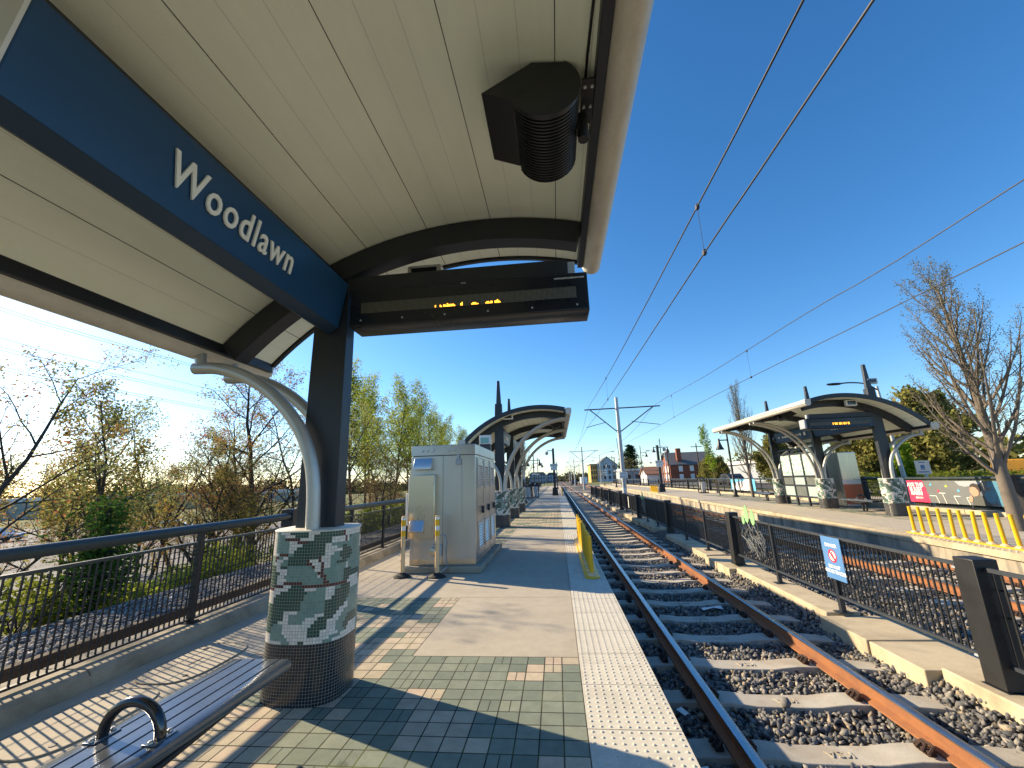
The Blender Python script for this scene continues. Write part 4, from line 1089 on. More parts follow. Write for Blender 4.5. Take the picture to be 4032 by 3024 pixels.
# delineator posts
def delineator(x, y, lab):
    t = thing('delineator_post', lab, 'marker post', (x, y, 0), 'striped marker posts before the cabinet')
    mb = MB(); mb.lathe((x, y, 0), [(.15, 0.002), (.145, .02), (.09, .055), (.05, .07), (.045, .085)], 8)
    mb.v = [(x+(a-x)*1.15, y+(b-y)*.9, c) for a, b, c in mb.v]; mb.build('rubber_base', 'rubber', t, smooth=25)
    mb = MB(); mb.lathe((x, y, 0), [(.040, .07), (.038, 1.05), (.030, 1.055)], 16); p = mb.build('tube', 'post_cream', t, smooth=50)
    for z0, z1, m_ in ((.985, 1.03, 'white_paint'), (.88, .985, 'yellow_plastic'), (.80, .875, 'white_paint'), (.70, .795, 'yellow_plastic')):
        mb = MB(); mb.lathe((x, y, 0), [(.0405, z0), (.0405, z1)], 16); mb.build('band', m_, p, smooth=50)
delineator(-2.87, 7.67, 'slim cream marker post with yellow bands, the left of the pair by the cabinet')
delineator(-2.22, 7.64, 'slim cream marker post with yellow bands, the right of the pair, before the socket box')

# rows of yellow tubes on the platform edges
def tube_row(lab, x0, y0, x1, y1, n, h=.66):
    t = thing('yellow_tube_row', lab, 'edge barrier', ((x0+x1)/2, (y0+y1)/2, 0), 'rows of yellow tubes along the platform edges')
    d = Vector((x1-x0, y1-y0, 0)); L = d.length; d.normalize(); nrm = Vector((d.y, -d.x, 0))
    mb = MB(); pts = []
    for k in range(9): a = math.pi*k/8; pts.append(Vector((x0, y0, 0))+nrm*.125*math.cos(a)-d*(.125*math.sin(a)+.07))
    for k in range(9): a = math.pi*k/8; pts.append(Vector((x1, y1, 0))-nrm*.125*math.cos(a)+d*(.125*math.sin(a)+.07))
    mb.prism([(p.x, p.y) for p in pts], .005, .03, 'z'); mb.build('base_plate', 'yellow_plastic', t, bevel=.008)
    g = random.Random(n)
    for k in range(n):
        p = Vector((x0, y0, 0)).lerp(Vector((x1, y1, 0)), k/(n-1)); lx, ly = g.uniform(-.02, .02), g.uniform(-.025, .025)
        mb = MB(); mb.tube([(p.x, p.y, .06), (p.x+lx, p.y+ly, h-.004), (p.x+lx*1.01, p.y+ly*1.01, h)], [.038, .037, .030], 14); tb = mb.build('yellow_tube', 'yellow_plastic', t, smooth=50)
        mb = MB(); mb.lathe((p.x, p.y, 0), [(.085, .03), (.08, .045), (.045, .068), (.041, .075)], 8)
        mb.build('tube_collar', 'post_cream', tb, smooth=30)
    return t
tube_row('row of yellow plastic tubes on the near platform edge, in front of the cabinet', .50, 7.55, .50, 11.95, 16)
tube_row('row of yellow plastic tubes at the far end of the near platform edge', .46, 42.9, .46, 46, 11)
tube_row('row of yellow plastic tubes on the opposite platform edge below the large bare pear tree', XR(8.3)+.40, 8.3, XR(11.95)+.40, 11.95, 14)
tube_row('small row of yellow plastic tubes on the opposite platform, far off beside the camera mast', 9.86, 42.9, 9.98, 46.6, 12)

# ------------------------------------------------------------------ posts, bins, lamps
t = thing('help_pylon', 'dark help pylon with a teal beacon and white letter E, rising behind the cabinet', 'help point', (-2.2, 12.8, 0))
MB().box(-2.36, -2.02, 12.7, 12.95, 0, 2.78).build('pylon_body', 'brickwork' if 0 else 'steel_edge', t, bevel=.01)
MB().box(-2.365, -2.015, 12.695, 12.955, 2.782, 3.06).build('beacon_frame', 'cladding_white', t, bevel=.01)
MB().box(-2.32, -2.06, 12.688, 12.694, 2.81, 2.98).build('beacon_lens', 'teal_glass', t)
v, f = text('E', .24, frame((-2.19, 12.695, 2.50), (1, 0, 0), (0, 0, 1)), .002, 1, .008); MB().add(v, f).build('lettering', 'lettering_white', t, smooth=0)
v, f = text('EMERGENCY', .13, frame((-2.017, 12.83, 2.05), (0, 0, -1), (0, 1, 0)), .002, 1, .004); MB().add(v, f).build('lettering', 'lettering_white', t, smooth=0)

t = thing('track_sign_post', 'white no crossing sign on a black post beside the litter bins', 'sign', (-2.5, 30.9, 0))
MB().box(-2.58, -2.42, 30.82, 30.98, 0.15, 2.05).build('post', 'steel_black', t, bevel=.01)
MB().taper((-2.5, 30.9, 0), (.5, .5), (-2.5, 30.9, .2), (.42, .42)).build('post_base', 'steel_black', t)
MB().box(-2.66, -2.34, 30.80, 30.815, 1.75, 2.38).build('sign_plate', 'white_paint', t)
mb = MB(); v, f = ring(.09, .115, 0); mb.mat(v, f, frame((-2.5, 30.797, 2.16), (1, 0, 0), (0, 0, 1))); mb.box(-2.505, -2.495, 30.795, 30.798, 2.08, 2.24); mb.build('symbol', 'steel_black', t, smooth=0)
mb = MB()
for k in range(3): mb.box(-2.62, -2.38, 30.795, 30.798, 1.83+k*.05, 1.85+k*.05)
mb.build('lettering', 'steel_black', t, smooth=0)

def litter_bin(x, y, lab, closed):
    t = thing('litter_bin', lab, 'bin', (x, y, 0), 'litter bins on the platforms')
    mb = MB()
    for sx in (-.3, .3):
        for sy in (-.3, .3): mb.box(x+sx-.03, x+sx+.03, y+sy-.03, y+sy+.03, 0, 1.3)
    mb.box(x-.33, x+.33, y-.33, y+.33, .04, .10); mb.build('frame', 'steel_black', t)
    mb = MB(); mb.lathe((x, y, 0), [(.14, .12), (.20, .3), (.26, .7), (.27, 1.05)], 14); mb.build('liner_bag', 'bin_liner', t, smooth=50)
    mb = MB()
    if closed: mb.box(x-.34, x+.34, y-.34, y+.34, 1.08, 1.43)
    else:
        mb.box(x-.33, x+.33, y-.33, y+.33, 1.03, 1.08); mb.tube([(x+.22*math.cos(a), y, 1.08+.28*math.sin(a)) for a in np.linspace(0, math.pi, 9)], .06, 8)
    mb.build('lid', 'steel_black' if closed else 'steel_edge', t, bevel=.01)
    if closed: MB().box(x-.05, x+.05, y-.346, y-.341, 1.22, 1.34).build('label_plate', 'white_paint', t)
litter_bin(-2.75, 38.9, 'litter bin with a domed open top and pale bag, left of the pair', False)
litter_bin(-2.1, 40.1, 'litter bin with a closed black lid, the right of the pair past the second shelter', True)
litter_bin(13.0, 39.3, 'litter bin with a pale bag on the opposite platform by the railing', False)

def bell_lamp(x, y, h, lab, arms=(-1, 1), banner=True, arm=.75):
    t = thing('bell_lamp', lab, 'street lamp', (x, y, 0), 'black bell lamps on the platforms')
    MB().lathe((x, y, 0), [(.22, 0), (.22, .05), (.13, .12), (.11, .5), (.075, .55), (.07, h*.5), (.055, h)], 12).build('pole', 'steel_black', t, smooth=40)
    mb = MB(); za = h*.82; mb.box(x+min(arms)*arm-.0 if min(arms) < 0 else x, x+max(arms)*arm if max(arms) > 0 else x, y-.04, y+.04, za-.04, za+.04)
    for s in arms: mb.tube([(x, y, h*.98), (x+s*arm, y, za)], .008, 4)
    mb.build('cross_arm', 'steel_black', t)
    for s in arms:
        cx = x+s*arm
        mb = MB(); mb.lathe((cx, y, za), [(.05, .12), (.06, 0), (.08, -.12), (.12, -.28), (.20, -.50), (.30, -.68), (.29, -.69)], 16); mb.build('bell_shade', 'steel_dark', t, smooth=50)
    if banner:
        mb = MB(); mb.box(x-.28, x+.28, y-.09, y-.07, h*.46, h*.5); mb.build('name_plate', 'white_paint', t)
bell_lamp(-2.82, 52, 4.95, 'black twin bell lamp on the near platform, the taller left one beyond the shelter')
bell_lamp(-3.2, 72, 5.4, 'black twin bell lamp on the near platform, the lower right one beyond the shelter')
bell_lamp(14.4, 72, 6.8, 'black bell lamp in front of the dark conifer on the opposite platform', (1,), True, .9)
bell_lamp(15.4, 62.5, 7.0, 'tall black twin bell lamp beside the camera mast on the opposite platform', (-1, 1), True, 1.0)
bell_lamp(12.72, 31.8, 4.95, 'black bell lamp at the left end of the opposite shelter', (-1,), False, .62)
bell_lamp(10.2, 92, 5.6, 'small distant bell lamp on the opposite platform left of the catenary pole', (1,), True, .8)

def camera_mast(x, y, h, lab, s, word):
    t = thing('camera_mast', lab, 'camera mast', (x, y, 0), 'camera masts on the platforms')
    MB().taper((x, y, 0), (.62, .62), (x, y, .82), (.5, .5)).build('mast_base', 'steel_black', t, bevel=.02)
    MB().box(x-.12, x+.12, y-.12, y+.12, .82, h).build('mast', 'steel_dark', t, bevel=.015)
    mb = MB(); mb.tube([(x+s*.1, y, h-.25), (x+s*.55, y, h-.22), (x+s*.68, y, h-.30)], .05, 8); mb.build('camera_arm', 'galvanised', t)
    mb = MB(); mb.lathe((x+s*.7, y, h-.5), [(.06, .2), (.19, .12), (.20, 0), (.13, -.14), (.03, -.19)], 14); mb.build('dome_camera', 'galvanised', t, smooth=50)
    MB().box(x-.40, x+.40, y-.15, y-.13, h-1.95, h-1.62).build('name_plate', 'white_paint', t)
    MB().box(x-.34, x+.34, y-.149, y-.131, h-2.30, h-1.955).build('lower_plate', 'cladding_white', t)
    mb = MB()
    for i, b in enumerate(word):
        v, f = text(b, .17, frame((x, y-.152, h-1.78-i*.30), (1, 0, 0), (0, 0, 1)), .001, 1, .002); mb.add(v, f)
    mb.build('lettering', 'steel_black', t, smooth=0)
camera_mast(-.25, 44.5, 4.9, 'dark camera mast with a dome camera on its left, at the tactile strip end', -1, ('SIGNALS', '1'))
camera_mast(10.85, 45.3, 4.85, 'dark camera mast with a dome camera on its right, on the opposite platform', 1, ('SIGNALS', '6'))
def plain_post(x, y, h, lab, r=.07, plate=None, lean=0):
    t = thing('slim_pole', lab, 'pole', (x, y, 0), 'slim dark poles on the platforms')
    mb = MB(); mb.tube([(x, y, 0), (x+lean, y, h)], [r*1.3, r*.8], 8); mb.lathe((x, y, 0), [(.2, 0), (.18, .2), (.1, .3)], 8); mb.build('pole', 'steel_black', t)
    if plate: MB().box(x-.28, x+.28, y-.12, y-.1, plate, plate+.22).build('plate', 'white_paint', t)
plain_post(.05, 75, 4.8, 'slim dark pole with a small plate right behind the near camera mast', .07, 2.6)
plain_post(9.9, 72, 5.0, 'slim dark pole on the opposite platform, left of the leaning tall one', .09, 2.6)
plain_post(11.4, 74, 8.4, 'tall slim pole leaning left on the opposite platform', .05, None, -.5)
plain_post(14.6, 56, 5.0, 'slim dark pole right of the distant camera mast', .08)
plain_post(13.2, 88, 5.2, 'thin dark pole just left of the big catenary pole, far off', .06)

# ------------------------------------------------------------------ overhead line
def pole(x, y, h, lab, plates=True):
    s = h/7.7
    t = thing('catenary_pole', lab, 'catenary pole', (x, y, -.42), 'catenary poles between the tracks')
    MB().lathe((x, y, -.62), [(.46, 0), (.46, .30)], 20).build('footing', 'concrete_coping', t, bevel=.02)
    mb = MB(); mb.lathe((x, y, -.32), [(.24, 0), (.24, .03), (.165, .035), (.155, 2.5), (.115, h)], 18); mb.build('mast', 'galvanised', t, smooth=50)
    za, zd = 6.62, 4.9
    for z, r_ in ((za, .15), (zd, .165)): MB().lathe((x, y, z), [(r_, -.07), (r_, .07)], 16).build('collar', 'galvanised', t)
    a = MB(); a.tube([(x-2.4, y, za-.02), (x+3.1, y, za+.02)], .045, 8); a.build('cross_arm', 'wire_dark', t)
    for q in (-1, 1):
        a = MB(); a.tube([(x+q*.15, y, zd), (x+q*(2.0 if q < 0 else 2.55), y, za-.03)], .038, 8); a.build('brace', 'wire_dark', t)
        a = MB(); a.tube([(x+q*.95, y, 5.60), (x+q*(2.35 if q < 0 else 2.95), y, 5.28)], .022, 6); a.build('steady_arm', 'wire_dark', t)
    if plates:
        MB().box(x-.28, x+.28, y-.19, y-.165, 1.55, 1.98).build('number_plate', 'white_paint', t)
        mb = MB()
        for i, b in enumerate(('B I G', 'A 60 2')):
            v, f = text(b, .15, frame((x, y-.192, 1.87-i*.19), (1, 0, 0), (0, 0, 1)), .001, 1, .002); mb.add(v, f)
        mb.build('lettering', 'danger_blue', t, smooth=0)
        mb = MB(); mb.lathe((x, y, .55), [(.163, 0), (.163, .34)], 18); mb.build('band', 'cladding_white', t, smooth=50)
    return t
pole(4.72, 30.4, 7.75, 'grey catenary pole with T shaped arms, nearest of the row between the tracks')
for i, (x, y) in enumerate(((4.9, 78), (5.3, 125), (6.0, 175), (6.8, 230), (7.8, 300), (9.2, 390))):
    pole(x, y, 7.75, ('second', 'third', 'fourth', 'fifth', 'sixth', 'farthest')[i] + ' catenary pole from the camera in the receding row between the tracks', False)
def cable(lab, pts, r, n=6, k=10):
    q = smooth_path(pts, k); rr = [r*(1+.0*i) for i in range(len(q))]
    mb = MB(); mb.tube(q, r, n); return tag(mb.build('overhead_wire', 'wire_dark', smooth=60), lab, 'wire', 'overhead wires')
def spans(x0, x1, z, sag, w0):
    P = [(30.4, w0)]
    out = []
    ys_ = [30.4, 78, 125, 175, 230, 300, 390]; xo = [0, .18, .58, 1.28, 2.08, 3.08, 4.48]
    for i in range(len(ys_)-1):
        for f in np.linspace(0, 1, 8)[:-1]: out.append((lerp(x0+xo[i], x0+xo[i+1], f), lerp(ys_[i], ys_[i+1], f), z - sag*4*f*(1-f)))
    out.append((x0+xo[-1], ys_[-1], z)); return out
m1 = [(2.2, -14, 6.0), (2.2, -5, 5.45), (2.2, 2.7, 5.33), (2.2, 5.3, 5.33), (2.26, 13.6, 5.55), (2.4, 22, 6.05)] + spans(2.63, 0, 6.72, 1.2, 0)
c1 = [(2.2, -14, 4.5), (2.2, 2.2, 4.56), (2.2, 5.3, 4.60), (2.26, 14.2, 4.72), (2.36, 22, 4.98)] + spans(2.42, 0, 5.22, 0, 0)
m2 = [(7.2, -14, 6.0), (7.2, 6, 5.76), (7.2, 11.5, 5.92), (7.3, 20, 6.2)] + spans(7.54, 0, 6.75, 1.2, 0)
c2 = [(7.2, -14, 4.8), (7.2, 6, 4.87), (7.2, 15, 5.0), (7.3, 22, 5.1)] + spans(7.65, 0, 5.2, 0, 0)
cable('overhead carrier wire above the near track, the left of the two steep wires', m1, .011, k=4)
cable('overhead contact wire above the near track, the right of the two steep wires', c1, .010, k=4)
cable('overhead carrier wire above the far track, the upper of the right pair', m2, .012, k=4)
cable('overhead contact wire above the far track, the lower of the right pair', c2, .011, k=4)
def hanger(x0, x1, y, z0, z1, lab):
    mb = MB(); mb.tube([(x0, y, z0), (x1, y, z1)], .0035, 5); mb.box(x0-.02, x0+.02, y-.03, y+.03, z0-.04, z0+.03); mb.box(x1-.02, x1+.02, y-.03, y+.03, z1-.03, z1+.04)
    tag(mb.build('wire_hanger', 'wire_dark'), lab, 'wire hanger', 'wire hangers')
hanger(2.2, 2.2, 5.3, 5.33, 4.60, 'thin vertical hanger with clamps joining the two near overhead wires, nearest the camera')
hanger(2.3, 2.3, 17, 5.72, 4.80, 'thin vertical hanger joining the two near overhead wires, above the far shelter end')
hanger(7.24, 7.24, 15.2, 6.02, 5.01, 'thin hanger joining the two right overhead wires, right of the near catenary pole')
hanger(7.45, 7.45, 26, 6.5, 5.15, 'thin hanger joining the right overhead wires just beside the catenary pole')
# distribution lines high on the left
for k, (za, zb_) in enumerate(((17.6, 18.2), (15.3, 15.8), (14.3, 14.6), (12.7, 12.9))):
    for d in ((0, .25) if k != 1 else (0,)):
        mb = MB(); mb.tube([(-46+d*2, 10, za+d), (-46, 30, za-.6+d), (-46, 60, zb_-.5+d), (-46, 110, zb_+d)], .02, 4)
        tag(mb.build('power_line', 'wire_dark'), ('topmost', 'second', 'third', 'lowest')[k] + ' thin power line crossing the bright sky at left, above the bare trees', 'wire', 'power lines at left')

# ------------------------------------------------------------------ opposite platform furniture
t = thing('windscreen', 'glass windscreen with leaf patterned panes between the pedestals of the opposite shelter', 'windscreen', (11.9, 22, 0))
y0, y1 = 20.5, 23.45; yy = [lerp(y0, y1, k/3) for k in range(4)]
mb = MB()
for y in yy: mb.box(11.86, 11.94, y-.05, y+.05, 0, 2.75)
for z in (.42, .95, 1.38, 2.48, 2.7): mb.box(11.87, 11.93, y0, y1, z-.04, z+.04)
mb.build('frame', 'steel_dark', t, bevel=.006)
simple('pane_pale', (.34, .43, .42), .2, 0, .1, 3); simple('pane_clear', (.13, .145, .14), .12, 0, .3, 3)
for k in range(3):
    a, b = yy[k]+.06, yy[k+1]-.06
    MB().box(11.89, 11.91, a, b, 1.43, 2.43).build('leaf_pane', 'leaf_glass', t)
    MB().box(11.89, 11.91, a, b, .99, 1.33).build('lower_pane', 'pane_pale' if k == 1 else 'pane_clear', t)
    MB().box(11.89, 11.91, a, b, .46, .91).build('lower_pane', 'pane_clear' if k == 1 else 'pane_pale', t)
t = thing('ticket_machine', 'tall stainless ticket machine with a painted brick reflection low down behind the opposite pedestals', 'ticket machine', (13.3, 21.5, 0))
MB().box(12.95, 13.75, 20.6, 22.0, 0, 2.42).build('body', 'stainless', t, bevel=.02)
MB().box(12.97, 13.73, 20.575, 20.598, .12, .98).build('reflection_panel', 'brick_reflection', t)  # reflection of brick painted as colour on the steel front
MB().box(12.97, 13.73, 20.575, 20.598, 1.18, 2.38).build('upper_panel', 'stainless_warm', t)
MB().box(12.925, 12.948, 20.7, 21.9, .15, 2.35).build('side_panel', 'stainless', t)

def banner(ya, yb, z0, z1, lab, base):
    """hung on the railing, facing the tracks; local x runs towards -y"""
    t = thing('banner', lab, 'banner', (14.08, (ya+yb)/2, z0), 'banners on the opposite railing')
    MB().box(14.125, 14.135, ya, yb, z0, z1).build('cloth', base, t, smooth=0)
    m = frame((14.12, yb, z0), (0, -1, 0), (0, 0, 1)); Lw, Hh = yb-ya, z1-z0
    lay = [0]
    def poly(pts, mt, nm, d=None):
        lay[0] += 1
        MB().mat([(a*Lw, b*Hh, .001+.0006*lay[0]) for a, b in pts], [tuple(range(len(pts)))], m).build(nm, mt, t, smooth=0)
    return t, m, Lw, Hh, poly
simple('cladding_tan', (.40, .36, .30), .8, 0, .15, .2, 4); simple('banner_grey', (.13, .14, .15), .55, 0, .2, 1.5); simple('banner_cyan', (.10, .42, .66), .5); simple('banner_red', (.62, .03, .10), .5)
simple('skin', (.45, .25, .17), .6); simple('hair', (.03, .025, .022), .7); simple('jacket', (.07, .075, .07), .7); simple('banner_teal', (.06, .20, .30), .5, 0, .4, 8); simple('lime', (.42, .58, .08), .5)
t, m, Lw, Hh, poly = banner(14.95, 18.62, .30, 1.12, 'dark advertising banner with a red panel and a face in profile, on the opposite railing', 'banner_grey')
poly([(0, 0), (.235, 0), (.245, .1), (.232, .2), (.24, .35), (.222, .5), (.228, .65), (.205, .8), (.212, .95), (.19, 1), (0, 1)], 'banner_red', 'red_panel')
mb = MB()
for s_, y_ in (('AYS THE', .80), ('IS JUST', .60), ('RNER?', .40)):
    v, f = text(s_, .19, m @ Matrix.Translation((.10*Lw, y_*Hh, .003)), .0005, 1, .008); mb.add(v, f)
v, f = text('BENCH', .10, m @ Matrix.Translation((.12*Lw, .2*Hh, .003)), .0005, 1, .002); mb.add(v, f)
mb.build('lettering', 'lettering_white', t, smooth=0)
for a, b, mt in ((.29, .84, 'banner_cyan'), (.36, .56, 'banner_red'), (.46, .78, 'lime'), (.58, .60, 'banner_cyan')): poly([(a-.018, b-.06), (a+.018, b-.06), (a, b+.06)], mt, 'triangle')
def strip(pts, wd=.02):
    for (a, b), (c, d) in zip(pts[:-1], pts[1:]):
        dx, dy = (c-a)*Lw, (d-b)*Hh; l = math.hypot(dx, dy); ux, uy = -dy/l*wd/2, dx/l*wd/2
        poly([(a+ux/Lw, b+uy/Hh), (c+ux/Lw, d+uy/Hh), (c-ux/Lw, d-uy/Hh), (a-ux/Lw, b-uy/Hh)], 'lettering_white', 'line')
strip([(.25, .32), (.325, .32), (.345, .0)]); strip([(.365, .45), (.435, .45)]); strip([(.40, .45), (.425, 0)]); strip([(.545, .0), (.52, .34), (.585, .34)]); strip([(.685, .30), (.645, .30), (.665, .0)])
poly([(.56, .98), (.60, .80), (.66, .74), (.74, .80), (.80, .86), (.84, 1.0)], 'cladding_grey', 'cloud')
poly([(.69, .0), (.70, .25), (.75, .42), (.80, .40), (.84, .25), (.86, 0)], 'jacket', 'jacket')
poly([(.695, .62), (.70, .72), (.73, .78), (.765, .74), (.775, .60), (.77, .45), (.75, .38), (.715, .36), (.705, .44), (.70, .48), (.69, .52)], 'skin', 'face')
poly([(.70, .72), (.71, .84), (.745, .90), (.785, .85), (.80, .70), (.785, .54), (.77, .62), (.755, .72), (.73, .76)], 'hair', 'hair')
poly([(.66, .14), (.675, .36), (.70, .40), (.705, .30), (.69, .12)], 'skin', 'hand')
for a, b, r1, r2 in ((.87, .35, .05, .25), (.93, .55, .05, .22), (.955, .22, .045, .2)):
    poly([(a+r1*math.cos(2*math.pi*k/18), b+r2*math.sin(2*math.pi*k/18)) for k in range(18)], 'banner_teal', 'bubble')
poly([(.86, .75), (.99, .75), (.99, .98), (.88, .98)], 'banner_teal', 'bubble')
t, m, Lw, Hh, poly = banner(31.75, 35.9, .36, 1.17, 'pale blue advertising banner with running figures on the opposite railing', 'cladding_white')
poly([(0, 0), (.06, 0), (.04, 1), (0, 1)], 'banner_cyan', 'edge'); poly([(.04, .6), (.62, .9), (.62, 1), (.04, 1)], 'banner_cyan', 'sky')
poly([(.88, 0), (1, 0), (1, 1), (.80, 1), (.86, .6)], 'banner_cyan', 'edge'); poly([(.70, 0), (.72, .5), (.78, .85), (.84, .6), (.88, 0)], 'cladding_grey', 'figure')
for a, b in ((.18, .45), (.32, .42), (.46, .40)):
    for p in ([(0, .36), (.02, .40), (.03, .36), (.015, .32)], [(-.01, .32), (.03, .32), (.03, .08), (.0, .08)], [(.0, .08), (.02, .08), (-.03, -.22), (-.05, -.22)], [(.01, .08), (.03, .08), (.07, -.16), (.05, -.18)], [(.03, .28), (.07, .14), (.06, .10), (.02, .22)]):
        poly([(a+x, b+y*1.1) for x, y in p], 'hair', 'runner')
t = thing('transit_sign', 'pale sign with a blue tram symbol standing behind the dark banner', 'sign', (14.9, 18.6, 0))
MB().box(14.86, 14.94, 18.56, 18.64, -.1, 1.5).build('post', 'galvanised', t)
mb = MB(); m = frame((14.85, 18.6, 1.62), (.42, -.9, 0), (0, 0, 1))
mb.mat([(a, b, d) for d in (-.006, .006) for a, b in ((-.24, -.27), (.24, -.27), (.24, .27), (-.24, .27))], [(3,2,1,0),(4,5,6,7),(0,1,5,4),(1,2,6,5),(2,3,7,6),(3,0,4,7)], m); mb.build('sign_plate', 'white_paint', t, smooth=0)
mb = MB()
for a, b, c, d in ((-.07, .07, -.06, .08), (-.045, .045, .08, .10), (-.08, .08, -.10, -.08)): mb.mat([(a, c, .008), (b, c, .008), (b, d, .008), (a, d, .008)], [(0, 1, 2, 3)], m)
for a, b, c, d in ((-.18, .18, -.20, -.165), (-.10, .10, .18, .215)): mb.mat([(a, c, .008), (b, c, .008), (b, d, .008), (a, d, .008)], [(0, 1, 2, 3)], m)
mb.build('tram_symbol', 'danger_blue', t, smooth=0)
t = thing('street_lamp', 'dark cobra head street lamp rising behind the opposite shelter', 'street lamp', (16.4, 21.6, 0))
mb = MB(); mb.tube([(16.4, 21.6, -.1), (16.0, 21.45, 5.6)], [.10, .06], 10); mb.build('pole', 'galvanised', t, smooth=60)
mb = MB(); mb.tube(smooth_path([(16.02, 21.45, 5.4), (15.4, 21.3, 5.72), (14.6, 21.1, 5.78), (14.0, 21.0, 5.74)]), .035, 8); mb.build('arm', 'steel_dark', t, smooth=60)
mb = MB(); mb.lathe((0, 0, 0), [(.02, .05), (.12, .03), (.14, -.02), (.1, -.06)], 12); mb.v = [(13.75+a*2.6, 20.95+b, 5.73+c) for a, b, c in mb.v]; mb.build('lamp_head', 'steel_dark', t, smooth=50)

# ------------------------------------------------------------------ trees
def leaf_mesh(name, pts, size, mat, parent, seed, flat=0., aspect=.62, jitter=.5):
    g = np.random.default_rng(seed); P = np.array(pts, float); n = len(P)
    off = np.array(parent.location); 
    a = g.normal(size=(n, 3)); a[:, 2] *= 1-flat; a /= np.linalg.norm(a, axis=1, keepdims=True)
    b = g.normal(size=(n, 3)); b -= a*(a*b).sum(1, keepdims=True); b /= np.linalg.norm(b, axis=1, keepdims=True)
    s = size*(.55+.9*g.random((n, 1)))
    c = P - off
    V = np.stack([c-a*s, c+b*s*aspect, c+a*s, c-b*s*aspect], 1).reshape(-1, 3)
    me = bpy.data.meshes.new(name); me.vertices.add(4*n); me.vertices.foreach_set('co', V.ravel())
    me.loops.add(4*n); me.loops.foreach_set('vertex_index', np.arange(4*n)); me.polygons.add(n); me.polygons.foreach_set('loop_start', np.arange(0, 4*n, 4)); me.update(calc_edges=True)
    cl = np.sin(P[:, 0]*1.3)+np.sin(P[:, 1]*1.7+1)+np.sin(P[:, 2]*1.9+2)
    tv = np.clip(.5+.14*cl+g.normal(size=n)*.2, 0, 1)
    at = me.attributes.new('tint', 'FLOAT_COLOR', 'FACE'); at.data.foreach_set('color', np.repeat(np.c_[tv, tv, tv, np.ones(n)], 1, 0).astype(np.float32).ravel())
    me.materials.append(MATS[mat]); o = bpy.data.objects.new(name, me); COL.objects.link(o); o.parent = parent
    return o
def grow(seed, H, r0, levels, trop=.25, wob=.13, trunk_frac=1., lean=(0, 0), conic=.55, cr=.55, wob0=None):
    """levels: (children, length ratio, angle in degrees, first fraction along parent)"""
    g = random.Random(seed); mb = MB(); leaves = []
    def br(p, d, L, r, lv):
        ns = (9, 6, 4, 3, 2)[min(lv, 4)]; path = [p.copy()]; rr = [r]; dirs = [d.copy()]
        for i in range(ns):
            wv = wob0 if (lv == 0 and wob0 is not None) else wob
            d = d + Vector((g.gauss(0, wv), g.gauss(0, wv), g.gauss(0, wv)*.6 + (trop*.12 if lv else 0))); d.normalize()
            p = p + d*(L/ns); path.append(p.copy()); rr.append(max(r*(1-(i+1)/ns*(.80 if lv else .85)), .0035)); dirs.append(d.copy())
        mb.tube(path, rr, (8, 6, 4, 3, 3)[min(lv, 4)], False)
        if lv >= len(levels):
            for i in range(1, ns+1):
                for q in range(2): leaves.append(path[i] + Vector((g.gauss(0, .06), g.gauss(0, .06), g.gauss(0, .06))))
            return
        n, lr, ang, f0 = levels[lv]
        if lv == len(levels)-1: leaves.append(path[-1])
        for k in range(n):
            f = f0 + (1-f0)*(k+g.random())/n; i = min(int(f*ns), ns-1); u = f*ns-i
            q = path[i].lerp(path[i+1], u); dd = dirs[i]
            az = k*2.4+g.uniform(-.5, .5); o = dd.orthogonal(); o.normalize(); o2 = dd.cross(o)
            sd = o*math.cos(az)+o2*math.sin(az); a = R(ang)*g.uniform(.7, 1.25)
            cd = dd*math.cos(a)+sd*math.sin(a)
            taper = 1-conic*f if lv == 0 else 1-.45*f
            br(q, cd.normalized(), L*lr*g.uniform(.7, 1.2)*taper, max(rr[i]*(cr if lv == 0 else .55), .005), lv+1)
    br(Vector((0, 0, 0)), Vector((lean[0], lean[1], 1)).normalized(), H*trunk_frac, r0, 0)
    return mb, leaves
def tree(name, label, cat, loc, seed, H, r0, levels, wood, leafmat, lsize, keep=1., group=None, mult=1, spread=.1, top=None, **k):
    mb, lv = grow(seed, H, r0, levels, **k)
    t = thing(name, label, cat, (0, 0, 0), group); mb.build('trunk', wood, t, smooth=60)
    g = random.Random(seed+1); pts = []
    for p in lv:
        if g.random() > keep: continue
        for q in range(mult): pts.append((p.x+g.gauss(0, spread), p.y+g.gauss(0, spread), p.z+g.gauss(0, spread)))
    if pts: leaf_mesh('foliage', pts, lsize, leafmat, t, seed)
    t.location = loc
    if top is not None:
        h = sorted(v[2] for v in mb.v)[-12]; t.scale = ((top-loc[2])/h,)*3
    return t
GL = 'spring trees below the platform at left'
MAP = [(14, .46, 50, .16), (8, .50, 46, .15), (6, .5, 42, .1)]
THIN = [(13, .38, 38, .25), (7, .48, 42, .15), (5, .5, 45, .1)]
def zg(x, y): return float(gz(x, y))-.05
A = tree('maple_tree', 'bare maple with tiny red and green buds at far left, under the roof gutter', 'tree', (-11.6, 7.4, zg(-11.6, 7.4)), 11, 10.2, .13, MAP, 'trunk_dark', 'leaf_red', .044, .85, GL, 1, .10, 5.6, wob=.10, lean=(.08, .06))
B_ = tree('young_tree', 'thin leaning young tree with pale buds just right of the far left maple', 'tree', (-12.9, 10.0, zg(-12.9, 10)), 23, 8.6, .09, THIN, 'trunk_dark', 'leaf_pale', .044, .9, GL, 1, .10, 4.6, wob=.12, lean=(.14, .10))
